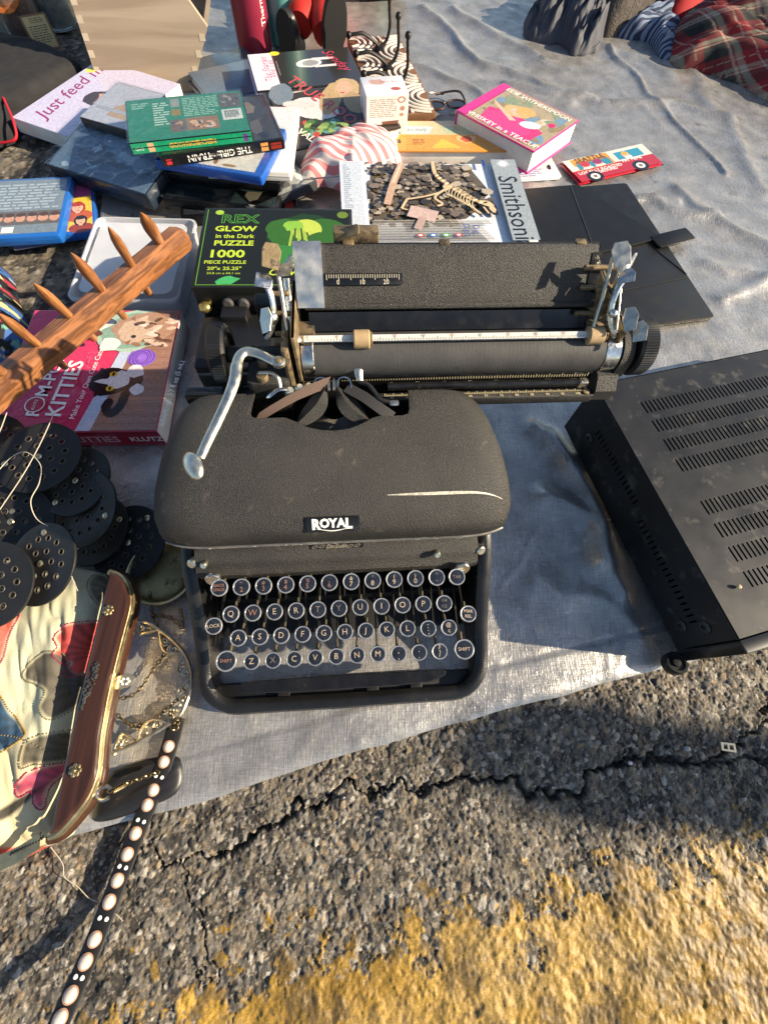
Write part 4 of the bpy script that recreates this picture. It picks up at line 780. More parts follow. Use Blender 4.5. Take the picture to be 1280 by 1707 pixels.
# --- coffee pouch, blister card, stack of books
th, w, d = slab('coffee_pouch', 'red coffee packet printed with a van, lying flat on the tarp', 'coffee packet', (968, 303, .016), (1109, 269, .016), (938, 266, .016), .010)
k = 22; X, Y = np.meshgrid(np.linspace(-w/2, w/2, k), np.linspace(-d/2, d/2, k), indexing='ij'); puff = (1-(2*X/w)**10)*(1-(2*Y/d)**10)
for nm, sg in (('front_sheet', 1), ('back_sheet', -.45)): o = gridmesh(nm, X, Y, .0040+sg*puff*.0030+fbm(X, Y, 50, 3, 9)*.0006*puff, None, M('pouch_red', hx('#a8202c'), .3, coat=.3)); o.parent = th
a = Art(top(.0076)); W, D = w/2*.955, d/2*.95
a.rect(-W, -D, W, D, '#a8202c'); a.rect(-W, -D*.05, W, D, '#cfcabd'); a.rect(-W*.85, -D*.1, W*.05, D*.95, '#c58b2e'); a.rect(-W*.8, -D*.05, 0, D*.48, '#2f7f97'); a.text('SEATTLE', -W*.4, D*.78, .017, '#2a1a14', off=.02); a.text('- ARTISAN COFFEE -', -W*.4, D*.56, .009, '#2a1a14', off=.02)
a.rect(W*.18, D*.05, W*.82, D*.75, '#2f87a0'); a.ell(W*.42, D*.36, .008, .012, '#d9a98a'); a.rect(W*.36, D*.05, W*.52, D*.25, '#e4e0d8'); a.ell(W*.42, D*.52, .008, .005, '#c99a3a'); a.text('PAT MEME', W*.45, -D*.12, .010, '#f0e6dc', off=.02); a.text('LOCALLY ROASTED', -W*.38, -D*.32, .011, '#f0e6dc', off=.02); a.text('AND GROUND', -W*.38, -D*.52, .010, '#f0e6dc', off=.02)
for x, c in ((-W*.6, '#b0303a'), (-W*.3, '#8a2f5a')): a.ell(x, D*.22, .009, .012, '#d9a98a'); a.ell(x, D*.36, .010, .008, c); a.rect(x-.011, -D*.05, x+.011, D*.06, '#e4e0d8')
for x in (-W*.62, W*.5): a.ell(x, -D*.78, .017, .015, '#191617'); a.ell(x, -D*.78, .0095, .0085, '#d8d3ca'); a.ell(x, -D*.78, .004, .004, '#6a655f')
a.rect(-W*.98, D*.0, -W*.82, D*.3, '#d8d3ca'); a.build('printed_front', gloss, th)
th, w, d = slab('blister_card', 'white blister card with a hang hole, under the pink cookbook', 'blister card', (845, 303, .010), (938, 297, .010), (838, 262, .010), .003)
c_ = [(-w/2, -d/2), (w/2-.008, -d/2), (w/2, -d/2+.008), (w/2, d/2-.008), (w/2-.008, d/2), (-w/2, d/2)]
part('card', fill2d('card', [c_, slot(w*.36, 0, .018, .008, 80)], .0012, .0002), M('white_card'), th, T(0, 0, .0016)); a = Art(top(.0024)); a.lines(-w*.4, -d*.35, w*.22, d*.3, 8, '#7f97b8'); a.rect(-w*.4, d*.32, w*.1, d*.42, '#5f88b0'); a.build('printed_text', matte, th)
th, w, d = slab('recipe_board_book', 'orange and cream illustrated book partly under the pink cookbook', 'book', (650, 252, .040), (850, 252, .040), (655, 201, .040), .026)
book(th, w, d, .026, M('orange_card', hx('#c98a3a'), .35, coat=.3), 'T'); a = Art(top(.0261)); W, D = w/2, d/2
a.rect(-W+.002, -D+.002, W-.002, D*.05, '#d0923f'); a.rect(-W+.002, D*.05, W-.002, D-.002, '#c9b48a'); a.poly([(-W, D*.1), (-W*.3, D*.12), (-W*.2, D*.6), (-W, D*.65)], '#b9c2c2'); a.poly([(W*.0, D*.1), (W*.9, D*.12), (W*.9, D*.6), (-W*.1, D*.6)], '#a9b08a'); a.ell(W*.3, -D*.2, .02, .014, '#e0b27a', 0, 12, .2); a.ell(W*.32, -D*.2, .012, .01, '#c65a3a', 0, 10, .2)
a.poly([(-W*.3, -D*.8), (W*.2, -D*.8), (-W*.1, -D*.2)], '#e0b040'); a.rect(-W*.85, -D*.5, -W*.8, -D*.25, '#222222'); a.text('SPARKLING', -W*.62, D*.36, .012, '#6f6a60', 0); a.lines(-W*.6, -D*.6, -W*.4, -D*.2, 4, '#8a5a2a'); a.build('printed_cover', gloss, th)
th, w, d = slab('pink_cookbook', 'thick hardback with a pink spine and a portrait in a pink dress', 'book', (760, 184, .060), (890, 253, .060), (871, 154, .060), .036)
book(th, w, d, .036, M('hot_pink', hx('#c62a80'), .35, coat=.3), 'L'); a = Art(top(.0361)); W, D = w/2, d/2
a.mx = top(.0361) @ R(0)
a.rect(-W*.76, -D+.002, W-.002, D-.002, '#9b8a6a'); photo(a, -W*.76, -D+.002, W-.002, D-.002, ['#a39272', '#b8a683', '#7f8a6a', '#c9bfa8', '#8f7a52', '#6f8aa0'], 60, 4)
m0 = a.mx; a.mx = m0 @ R(90); a.poly([(-D*.9, W*.5), (-D*.2, W*.62), (D*.0, W*.0), (-D*.2, -W*.75), (-D*.9, -W*.7)], '#c92f6c'); a.ell(-D*.5, W*.0, .03, .05, '#d63a7a', 0, 18, .08)
a.ell(D*.14, W*.08, .02, .03, '#c9a468', 20, 18, .08); a.ell(D*.14, W*.05, .013, .018, '#dcae94', 20, 16); a.ell(D*.26, -W*.05, .016, .02, '#caa05a', 20, 14, .1); a.poly([(D*.0, W*.6), (D*.15, W*.72), (-D*.25, -W*.1), (-D*.35, .0)], '#dcae94'); a.ell(-D*.15, -W*.4, .012, .02, '#c3d4d8', 30, 12)
a.text('WHISKEY in a TEACUP', 0, W*.78, .021, '#efe6d8', 180) if False else None; a.mx = m0
a.text('REESE WITHERSPOON', 0.0, D*.80, .0165, '#efe9dc', 0, .01, 0, .95); a.text('WHISKEY in a TEACUP', .004, -D*.82, .0165, '#efe9dc', 0, .01); a.rect(-W+.001, -D+.001, -W*.78, D-.001, '#c62a80'); a.ell(W*.72, D*.25, .007, .007, '#d81b60'); a.build('printed_cover', gloss, th)

# --- two big hardbacks and the small carton
th, w, d = slab('black_hardback', 'black hardback with a white fold-over flap, behind the cookbook with the fruit bowl', 'book', (429, 152, .064), (14,), (398, 92, .064), .042, .20, None)
book(th, w, d, .042, M('charcoal_jacket', hx('#2c2a28'), .3, coat=.3), 'R'); a = Art(top(.0421)); W, D = w/2, d/2; a.rect(-W+.001, -D+.001, W-.001, D-.001, '#2b2927'); a.rect(-W+.001, -D+.001, -W*.55, D-.001, '#d6d3dc')
a.text('The Stories', -W*.72, D*.1, .020, '#c24a74', 90, .0, .2); a.text('We Tell', -W*.86, D*.1, .020, '#c24a74', 90, .0, .2) if False else a.text('We Tell', -W*.62, D*.1, .020, '#c24a74', 90, .0, .2)
a.ell(-W*.48, D*.93, .010, .008, '#e2d23a'); a.ell(W*.12, D*.25, .026, .016, '#cfcdca', 5, 16, .06); a.ell(W*.14, D*.25, .016, .011, '#8f8b88', 5, 14, .06); a.rect(W*.2, D*.38, W*.62, D*.52, '#cfcdca'); a.rect(W*.2, -D*.02, W*.62, D*.1, '#cfcdca'); a.text('Sunday', W*.66, D*.3, .030, '#c23a5a', -70, .0, .3); a.rect(-W*.5, -D*.3, -W*.485, D*.5, '#8a8783'); a.build('printed_jacket', gloss, th)
part('flap_edge', MB().rbox(.0012, d-.002, .034, .0004, .0002, (-W*1.0-.0004, 0, .004)), M('lilac_card', hx('#b9b2d6'), .5), th)
th, w, d = slab('cookbook', 'dark cookbook with a red title and a smiling woman, beside the white carton', 'book', (489, 251, .050), (650, 216, .056), (449, 163, .062), .028, .20, None)
book(th, w, d, .028, M('dark_brown_card', hx('#2b2320'), .3, coat=.2), 'L'); a = Art(top(.0281)); W, D = w/2, d/2; a.rect(-W+.001, -D+.001, W-.001, D-.001, '#2d2622'); photo(a, -W+.001, -D*.3, W-.001, D-.001, ['#3a322c', '#2a2420', '#463c34', '#3a3836'], 30, 8)
q = lambda px, py: loc(th, px, py, .056)
def bl(px, py, rx, ry, col, ang=0, n=18, j=.06): x, y = q(px, py); a.ell(x, y, rx, ry, col, ang, n, j)
bl(470, 165, .022, .030, '#6f7a84', -20); bl(525, 185, .044, .030, '#c9c6c2', -35); bl(500, 180, .03, .012, '#c4c0bb', -20); bl(552, 172, .020, .045, '#b09468', -30); bl(578, 158, .024, .030, '#b59a70', -20); bl(574, 157, .014, .019, '#cf9f84', -25); bl(571, 164, .005, .0018, '#a04040', -30, 10, 0); bl(592, 178, .02, .03, '#a58c66', 0)
bl(462, 190, .020, .014, '#5a2f3c'); bl(478, 198, .022, .012, '#6f3a48'); bl(470, 186, .012, .006, '#8f5560')
for i in range(46): t = random.random(); bl(505+t*110+random.uniform(-8, 8), 212+random.uniform(-8, 12)-t*2, .0095, .006, random.choice(['#4a6a35', '#6f8a45', '#2f4a25', '#8aa05a', '#b0402f', '#35503a', '#5a8a80']), random.uniform(0, 180), 7, .25)
x, y = q(548, 181); a.text('TRUE ROOTS', x, y, .034, '#b84a4c', -64, .012, 0, .92, 1.12); x, y = q(515, 226); a.text('CAVALLARI', x, y, .021, '#d9d2c6', -62, .012); bl(545, 229, .010, .009, '#e0337a', 0, 16, 0); a.build('printed_cover', gloss, th)
c0 = P(610, 223, .045); yw = rad(10); ux, uy = Vector((math.cos(yw), math.sin(yw), 0)), Vector((-math.sin(yw), math.cos(yw), 0))
wc = M('white_card'); cw_, cd_, ch_ = .075, .062, .053
th = thing('small_carton', 'white gift carton with small print and a brown window, standing among the books', 'carton', frame(c0+ux*cw_/2+uy*cd_/2, ux, uy, Vector((0, 0, 1))))
part('box', MB().rbox(cw_, cd_, ch_, .0015, .0008), wc, th)
a = Art(front(cd_)); k_ = ch_/.110; a.mx = a.mx @ S(cw_/.098, k_, 1); a.rect(-.047, .002, .047, .108, '#e3dcd4'); a.lines(-.040, .046, .022, .100, 10, '#9a8f86'); a.poly([(-.012, .034), (.028, .036), (.026, .022), (.008, .012), (-.010, .022)], '#8a5a48'); a.ell(.032, .095, .009, .009, '#a4524a'); a.ell(.032, .095, .006, .006, '#e3dcd4'); a.ell(.035, .07, .006, .007, '#b08a7a'); a.ell(.034, .052, .005, .005, '#b08a7a'); a.lines(-.035, .010, -.012, .032, 3, '#b0a69c'); a.build('printed_front', matte, th)
a = Art(top(ch_)); a.ell(-.012, .012, .014, .009, '#b09088', 0, 12, .2); a.ell(.018, -.012, .009, .006, '#a4524a', 0, 12, .1); a.text('Heart Spa', .008, .012, .008, '#9c5a58', 0, 0, .3); a.build('printed_top', matte, th)
a = Art(left(cw_)); a.text('X', 0, .036, .012, '#8f8680'); a.lines(-.015, .008, .015, .028, 5, '#8f8680'); a.build('printed_side', matte, th)

# --- pile of disc cases
blackp = K('0c0d0e'); GR = 'disc cases in the heap left of the puzzle box'
th, w, d = slab('disc_case', 'black disc case with a red spine edge, at the bottom of the heap', 'disc case', (300, 362, .022), (480, 352, .022), (320, 290, .022), .014, .19, .135); case(th, w, d, .014, blackp); a = Art(top(.0141)); photo(a, -w*.47, -d*.46, w*.4, d*.46, ['#23262a', '#3a3f44', '#15171a', '#4a4038'], 20, 5); a.rect(w*.40, -d*.48, w*.47, d*.48, '#8a2420'); a.build('printed_sleeve', gloss, th)
th, w, d = slab('disc_case', 'film-wrapped black disc case near the bottom of the heap', 'disc case', (268, 328, .037), (420, 345, .037), (300, 270, .037), .014, .19, .135); case(th, w, d, .014, blackp, True); a = Art(top(.0141)); photo(a, -w*.47, -d*.46, w*.47, d*.46, ['#1c2a2a', '#2f4442', '#101415', '#5a5648'], 20, 6); a.build('printed_sleeve', gloss, th)
th, w, d = slab('disc_case', 'grey slim disc case jutting out beside the puzzle box', 'disc case', (415, 350, .037), (505, 312, .037), (372, 300, .037), .014, .135, .19); case(th, w, d, .014, K('3a3c3e')); a = Art(top(.0141)); photo(a, -w*.45, -d*.48, w*.45, d*.48, ['#8f9290', '#b5b5b0', '#5a5c5c', '#cfcfc8'], 14, 9); a.build('printed_sleeve', gloss, th)
th, w, d = slab('disc_case', 'plain black disc case below the white one', 'disc case', (273, 286, .052), (458, 305, .052), (318, 225, .052), .014, .19, .135); case(th, w, d, .014, blackp)
th, w, d = slab('disc_case', 'white disc case slanting out of the heap', 'disc case', (342, 282, .067), (450, 286, .067), (392, 195, .067), .014, .135, .19); case(th, w, d, .014, M('white_plastic', (.68, .67, .62), .35, var=.06)); a = Art(top(.0141)); a.rect(-w*.46, -d*.47, w*.46, d*.47, '#c9ccd0'); a.rect(w*.1, -d*.47, w*.46, -d*.2, '#dfdfdc'); a.build('printed_sleeve', gloss, th)
th, w, d = slab('disc_case', 'bright blue disc case under the film about a train', 'disc case', (256, 266, .081), (410, 291, .081), (305, 205, .081), .013, .172, .135); case(th, w, d, .013, K('1c4fa0'), True); a = Art(top(.0131)); photo(a, -w*.1, -d*.44, w*.42, d*.46, ['#c9c9c4', '#b0b4b8', '#d8d4cc', '#8a6a52'], 18, 11); a.build('printed_sleeve', gloss, th)
th, w, d = slab('disc_case', 'black disc case about a girl on a train', 'disc case', (266, 262, .096), (466, 232, .096), (243, 176, .096), .0145, .19, .135); case(th, w, d, .0145, blackp, True); a = Art(top(.0146)); photo(a, -w*.47, -d*.46, w*.47, d*.46, ['#3b3a36', '#5a564e', '#23221f', '#7a705f'], 24, 12); a.build('printed_sleeve', gloss, th)
a = Art(front(d)); a.rect(-w*.49, .001, w*.49, .0138, '#15171a'); a.text('THE GIRL', .016, .0073, .0125, '#e4e2dc', 180, .01); a.text('ON THE', -.0135, .0073, .0055, '#e4e2dc', 180); a.text('TRAIN', -.038, .0073, .0125, '#e4e2dc', 180, .01); a.rect(w*.30, .002, w*.36, .0128, '#c98a4a'); a.rect(-w*.46, .003, -w*.42, .010, '#c22f38'); a.rect(w*.38, .003, w*.47, .011, '#8a2a22'); a.build('printed_spine', gloss, th)
th, w, d = slab('disc_case', 'green disc case, back cover up, on top of the heap', 'disc case', (214, 240, .111), (420, 218, .111), (226, 166, .111), .0145, None, None); case(th, w, d, .0145, blackp, True); a = Art(top(.0146)); gg = '#1f7a58'; W, D = w/2, d/2
a.rect(-W+.002, -D+.002, W-.002, D-.002, gg); a.lines(-W*.55, -D*.35, -W*.28, D*.75, 10, '#a9c4b4'); a.lines(-W*.05, -D*.05, W*.55, D*.86, 11, '#8fb5a2'); a.lines(-W*.9, D*.5, -W*.62, D*.8, 3, '#8fb5a2'); a.rect(-W*.25, D*.45, -W*.1, D*.85, '#8a8f86'); a.rect(-W*.25, D*.05, -W*.1, D*.35, '#8a7a2a')
photo(a, -W*.3, -D*.7, -W*.05, -D*.15, ['#6a5a4a', '#a98a6a', '#3a4a5a'], 8, 2); photo(a, -W*.03, -D*.7, W*.5, -D*.12, ['#8a6a4a', '#c9a27a', '#b0b8b4', '#4a3a30'], 16, 3); photo(a, W*.58, D*.2, W*.95, D*.88, ['#5a544a', '#8f8a7a', '#3a3a36', '#a9a494'], 14, 4); a.rect(W*.58, -D*.4, W*.92, D*.1, '#c5cdc6'); a.lines(W*.62, -D*.3, W*.88, D*.04, 9, '#30352f', .7); a.build('printed_sleeve', gloss, th)
a = Art(front(d)); a.rect(-w*.49, .001, w*.49, .0138, '#1a8a60'); a.text('NEIGHBORHOOD', .0, .0075, .0085, '#e0a03a', 180, .02); a.rect(-w*.36, .002, -w*.31, .0128, '#c9a27a'); a.text('DVD', -w*.43, .007, .006, '#cfe0d8', 180); a.rect(w*.42, .002, w*.46, .012, '#5a3a7a'); a.build('printed_spine', gloss, th)
th, w, d = slab('disc_case', 'wide slate-blue disc set in crinkled film', 'disc case', (77, 274, .040), (244, 326, .046), (152, 190, .060), .026, None, None); case(th, w, d, .026, K('1f2a36')); a = Art(top(.0261)); photo(a, -w*.48, -d*.48, w*.48, d*.48, ['#5c7286', '#7690a4', '#4a5c6a', '#9ab0bf', '#56708a'], 40, 21); a.build('printed_sleeve', gloss, th)
k = 50; X, Y = np.meshgrid(np.linspace(-w/2-.001, w/2+.001, k), np.linspace(-d/2-.001, d/2+.001, k), indexing='ij'); o = gridmesh('shrink_wrap', X, Y, .0275+np.abs(fbm((X+Y)*.35, Y-X, 45, 4, 3, .6))*.011, None, film); o.parent = th
th, w, d = slab('disc_case', 'white disc case leaning on the slate-blue boxed set', 'disc case', (131, 195, .070), (215, 219, .074), (193, 135, .078), .014, None, None); case(th, w, d, .014, K('17181a'), True); a = Art(top(.0141)); a.rect(-w*.48, -d*.48, w*.48, d*.48, '#b9bcc6'); a.poly([(-w*.1, -d*.3), (w*.45, -d*.3), (w*.45, d*.02), (w*.1, d*.1), (-w*.1, -d*.05)], '#b59a78'); a.rect(-w*.4, -d*.2, w*.3, -d*.12, '#a8aab2'); a.build('printed_sleeve', gloss, th)
th, w, d = slab('paperback_book', 'pale lilac paperback with purple handwritten title, beside the wooden planter', 'book', (52, 200, .030), (172, 129, .030), (40, 180, .030), .018, None, .005); bpy.data.objects.remove(th)
th, w, d = slab('paperback_book', 'pale lilac paperback with purple handwritten title, beside the wooden planter', 'book', (165, 245, .034), (255, 175, .034), (52, 198, .034), .022, .24, .19); book(th, w, d, .022, M('lilac_cover', hx('#b8b2c8'), .4, coat=.2), 'T', False); a = Art(top(.0221)); W, D = w/2, d/2; a.rect(-W+.001, -D+.001, W-.001, D-.001, '#bab6cd'); a.text('Just feed me', W*.05, D*.68, .042, '#8a2560', 6, .008, .35); a.ell(W*.66, D*.86, .011, .010, '#d8cf3a'); face(a, W*.05, -D*.05, .026, 20, '#3a2a22', '#c89a80', '#8a8f6a'); a.ell(-W*.3, -D*.3, .02, .014, '#4a7a35', 0, 12, .25); a.build('printed_cover', gloss, th)
th, w, d = slab('disc_case', 'blue disc case with a row of faces, on the asphalt', 'disc case', (-70, 402, .032), (100, 392, .032), (-20, 300, .032), .013, None, None); case(th, w, d, .013, K('1d58a0')); a = Art(top(.0131)); a.rect(-w*.47, -d*.44, w*.46, d*.46, '#6d7a84'); a.lines(-w*.4, -d*.05, w*.42, d*.4, 9, '#93a0a8'); a.rect(-w*.47, -d*.3, w*.46, -d*.08, '#5a5550')
for i in range(8): a.ell(-w*.4+i*w*.115, -d*.2, .0075, .0085, '#b98a72', 0, 12, .1); a.ell(-w*.4+i*w*.115, -d*.14, .0075, .005, '#4a3528', 0, 10, .1)
a.rect(-w*.1, -d*.42, w*.02, -d*.33, '#d8d8d2'); a.build('printed_sleeve', gloss, th)
th, w, d = slab('disc_case', 'blue disc case with a yellow and pink cover, under another blue case', 'disc case', (15, 405, .018), (160, 384, .018), (30, 318, .018), .012, None, None); case(th, w, d, .012, K('1d4f96')); a = Art(top(.0121)); a.rect(-w*.47, -d*.45, w*.47, d*.47, '#2a4f8a'); a.rect(w*.14, -d*.45, w*.47, d*.45, '#d6b23a'); a.rect(w*.14, d*.2, w*.47, d*.45, '#b04a7a'); face(a, w*.30, -d*.02, .012, 0, '#a03a22', '#d2a285', '#b0552a'); face(a, w*.33, -d*.28, .010, 0, '#2a2420', '#d2a285', '#8a3a2a'); a.build('printed_sleeve', gloss, th)
th, w, d = slab('paperback_book', 'thin white-edged blue booklet poking out below the blue disc cases', 'booklet', (22, 415, .0065), (150, 393, .0065), (35, 330, .0065), .004, None, None); book(th, w, d, .004, K('2a5a9a'), 'L', False)
for i, (q, lab) in enumerate([(((330, 152, .020), (410, 130, .020), (322, 128, .020)), 'slate blue hardback lying behind the green disc case'), (((352, 170, .034), (425, 152, .034), (345, 140, .034)), 'grey-blue book lying on the slate blue hardback')]):
    th, w, d = slab('hardback_book', lab, 'book', *q, .016, .16, .12); book(th, w, d, .016, K(['33465a', '5a6a7a'][i]), 'B')
# ---------------------------------------------------------------- soft goods helper
def pip(x, y, poly):
    ins = np.zeros(x.shape, bool); n = len(poly)
    for i in range(n):
        x1, y1 = poly[i][0], poly[i][1]; x2, y2 = poly[(i+1) % n][0], poly[(i+1) % n][1]
        if abs(y2-y1) < 1e-12: continue
        ins ^= ((y1 > y) != (y2 > y)) & (x < (x2-x1)*(y-y1)/(y2-y1)+x1)
    return ins
def cushion(name, outline, z0, h, mat, p=3.0, q=.6, folds=0, fscale=20, fdir=None, seed=0, nr=48, na=160, colf=None, centre=None, smooth_out=True, warp=0):
    o = spline([Vector((a[0], a[1], 0)) for a in outline], 10, True) if smooth_out else [Vector((a[0], a[1], 0)) for a in outline]
    L_ = [0]
    for a, b in zip(o, o[1:]+o[:1]): L_.append(L_[-1]+(b-a).length)
    tt = np.linspace(0, L_[-1], na, endpoint=False); ox = np.interp(tt, L_, [a.x for a in o]+[o[0].x]); oy = np.interp(tt, L_, [a.y for a in o]+[o[0].y])
    cx, cy = centre if centre else (ox.mean(), oy.mean()); r = np.linspace(0, 1, nr)**.8
    X = cx+(ox-cx)[None]*r[:, None]; Y = cy+(oy-cy)[None]*r[:, None]; Rr = np.repeat(r[:, None], na, 1)
    dome = (1-Rr**p)**q; Z = z0+h*dome
    if folds:
        if fdir is None: f = fbm(X, Y, fscale, 4, seed, .55)
        else:
            c, s_ = math.cos(fdir), math.sin(fdir); f = np.abs(fbm((X*c+Y*s_)*.25, (-X*s_+Y*c), fscale, 4, seed, .6))*2-.35
        Z = Z+folds*f*(1-Rr**8)
    if warp: X = X+warp*fbm(X, Y, fscale, 3, seed+1)*Rr; Y = Y+warp*fbm(X, Y, fscale, 3, seed+2)*Rr
    Z = np.maximum(Z, z0); X = np.concatenate([X, X[-1:]*.999+cx*.001]); Y = np.concatenate([Y, Y[-1:]*.999+cy*.001]); Z = np.concatenate([Z, np.full((1, na), z0-.001)])
    X = np.concatenate([X, X[:, :1]], 1); Y = np.concatenate([Y, Y[:, :1]], 1); Z = np.concatenate([Z, Z[:, :1]], 1)
    C = None if colf is None else (colf(X, Y, Z) if colf.__name__ == 'plaid' else colf(X, Y))
    ob_ = gridmesh(name, X-cx, Y-cy, Z-z0, C, mat); ob_.location = (cx, cy, z0); return ob_
def pxo(pts, z): return [P(x, y, z) for x, y in pts]
def child(o, th): o.parent = th; o.matrix_parent_inverse = th.matrix_world.inverted(); return o
black_cloth = M('black_cloth', (.012, .012, .013), .9, var=.3, vscale=60, bump=.3, bscale=1200, weave=.2, wvs=300)

# --- wooden planter, flared, with finger joints
woodp = M('pale_wood', hx('#a58a68'), .6, var=.12, vscale=12, bump=.15, bscale=300)
def woodgrain(m, base, dk, sc=(3, 30, 30), rot=0):
    nt = m.node_tree; b = nt.nodes['Principled BSDF']; L = nt.links.new; tc = nd(nt, 'ShaderNodeTexCoord'); mp = nd(nt, 'ShaderNodeMapping'); mp.inputs['Scale'].default_value = sc; mp.inputs['Rotation'].default_value = (0, 0, rot)
    n = nd(nt, 'ShaderNodeTexNoise'); n.inputs['Scale'].default_value = 1; n.inputs['Detail'].default_value = 8; n.inputs['Distortion'].default_value = 1.2; L(tc.outputs['Object'], mp.inputs[0]); L(mp.outputs[0], n.inputs[0])
    r = nd(nt, 'ShaderNodeValToRGB'); e = r.color_ramp.elements; e[0].position = .38; e[0].color = (*hx(dk), 1); e[1].position = .6; e[1].color = (*hx(base), 1); L(n.outputs[0], r.inputs[0]); L(r.outputs[0], b.inputs['Base Color'])
woodgrain(woodp, '#a0907c', '#8a7966', (2, 4, 34))
B1 = P(322, 154, .004); yaw = rad(5); exp_ = Vector((math.cos(yaw), math.sin(yaw), 0)); eyp = Vector((-math.sin(yaw), math.cos(yaw), 0))
TH = thing('wooden_planter', 'pale wooden planter box with finger-jointed corners, standing behind the books', 'planter', frame(B1, exp_, eyp, Vector((0, 0, 1))))
def fp3(u, v, back=0): return Vector((u, v*math.sin(rad(20))+back, v*math.cos(rad(20))))       # a point on the leaning front face
FACE = [(-.18, 0), (0, 0), (.055, .089), (.002, .160), (-.178, .160)]
for nm, bk in (('front_board', 0), ('back_board', .16)): part(nm, MB().rings([[fp3(u, v, bk) for u, v in FACE], [fp3(u, v, bk+.009) for u, v in FACE]]), woodp, TH)
def sideb(p, q, dx): return MB().rings([[fp3(p[0]+o, p[1], k), fp3(p[0]+o, p[1], .16), fp3(q[0]+o, q[1], .16), fp3(q[0]+o, q[1], k)] for o in (0, dx) for k in (.009,)])
part('side_board', sideb((0, 0), (.055, .089), -.009), woodp, TH); part('side_board', sideb((-.18, 0), (-.178, .160), .009), woodp, TH)
part('floor_board', MB().rbox(.162, .148, .008, .001, .0005, (-.09, .086, .001)), woodp, TH)
jn = M('joint_end_grain', hx('#b3a58e'), .7, var=.15)
def joint(u, v): return MB().rings([[fp3(u-.005, v-.005, k), fp3(u+.005, v-.005, k), fp3(u+.005, v+.005, k), fp3(u-.005, v+.005, k)] for k in (-.0005, .003)])
for i in range(7):
    v = .010+i*.022; part('finger_joint', joint(-.1738, v), jn, TH)
    if v < .082: part('finger_joint', joint(.055*v/.089-.0062, v), jn, TH)

# --- flasks
def flask(name, lab, px, col, txt=None, rr=.0365, dz=0):
    c = P(px[0], px[1], .004); c.y += rr*.7; th = thing(name, lab, 'flask', T(c.x, c.y, .005) @ R(dz)); m = M('powder_'+name+col, hx(col), .38, var=.08, bump=.12, bscale=2200, bdist=.0002)
    part('body', MB().lathe([(rr-.003, 0), (rr, .003), (rr, .17), (rr-.002, .19), (rr*.72, .212), (rr*.70, .218)], 48), m, th)
    part('lid', MB().lathe([(rr*.72, .219), (rr*.8, .222), (rr*.8, .252), (rr*.7, .256)], 40), M('flask_lid', (.02, .02, .02), .4), th)
    if txt:
        me = txtmesh(txt, .01); me2 = me.copy(); me2.materials.clear()
        for v in me2.vertices:
            s_ = v.co.x*.0155; u = -v.co.y*.0155; an = u/rr; v.co = Vector(((rr+.0003)*math.sin(an+.95), -(rr+.0003)*math.cos(an+.95), s_+.085))
        me2.transform(Matrix.Identity(4)); part('lettering', me2, M('white_ink', (.7, .68, .66), .5), th)
flask('vacuum_flask', 'maroon vacuum flask with white vertical lettering, standing behind the books', (425, 92), '#7c1f36', 'ThermoFlask')
flask('vacuum_flask', 'teal vacuum flask standing between the maroon flask and the doll', (478, 80), '#5f9a92')

# --- doll lying with its soles towards the books
redc = M('red_doll_cloth', hx('#a8170c'), .7, var=.15, weave=.15, wvs=400, bump=.2); shoe = M('black_doll_shoe', (.014, .014, .015), .38, var=.2); sole = M('doll_sole', (.008, .008, .008), .75, bump=.2, bscale=900)
TH = thing('cloth_doll', 'doll in red trousers lying on its back, black shoe soles facing the books', 'doll', T(-.11, 1.27, .005))
def leg(knee, ankle, r0, r1):
    k, a_ = Vector(knee), Vector(ankle); h_ = k+(k-a_)*.8; pts = spline([h_, k, k.lerp(a_, .5)+Vector((0, 0, .004)), a_], 6)
    return MB().tube(pts, [r0+(r1-r0)*i/(len(pts)-1)+.002*math.sin(i*1.3) for i in range(len(pts))], 18)
def shoe_mesh(c, toe, nrm, ln, wd, hh):
    toe = Vector(toe).normalized(); nrm = Vector(nrm).normalized(); nrm = (nrm-toe*nrm.dot(toe)).normalized(); sd = toe.cross(nrm); fr = frame(Vector(c), sd, toe, nrm); s_ = []; u_ = []
    ol = [(wd*.5*math.cos(t)*(1.0 if math.sin(t) > 0 else .82)*(1-.12*math.cos(2*t)), ln*.5*math.sin(t)) for t in np.linspace(0, 2*math.pi, 28, endpoint=False)]
    so_ = MB().rings([[(x, y, 0) for x, y in ol], [(x*1.03, y*1.03, .002) for x, y in ol], [(x*1.03, y*1.03, .006) for x, y in ol], [(x*.97, y*.97, .008) for x, y in ol]], mx=fr)
    up = MB().rings([[(x*s, y*s+oy, z) for x, y in ol] for s, oy, z in ((.95, 0, .008), (1.0, 0, .016), (.92, -.003, hh*.5), (.72, -.012, hh*.75), (.5, -.02, hh), (.42, -.022, hh*1.25))], mx=fr)
    return so_, up
inv = TH.matrix_world.inverted()
for nm, kn, an, c, toe, nrm, ln, wd in (('L', (-.115, 1.44, .075), (-.140, 1.305, .055), (-.168, 1.262, .048), (.05, .05, 1), (.55, .85, 0), .085, .05), ('R', (-.095, 1.45, .085), (-.085, 1.285, .05), (-.062, 1.232, .068), (.14, .0, 1), (-.35, .95, .1), .118, .055)):
    child(ob('trouser_leg', leg(kn, an, .036, .026), redc), TH); a_, b_ = shoe_mesh(c, toe, nrm, ln, wd, .045); child(ob('shoe_sole', a_, sole), TH); child(ob('shoe', b_, shoe), TH)
child(ob('yellow_cord', MB().tube(spline([(-.085, 1.42, .13), (-.065, 1.36, .11), (-.06, 1.33, .085), (-.075, 1.30, .07)], 6), .0035, 8), M('yellow_cord', hx('#d8b23a'), .6)), TH)
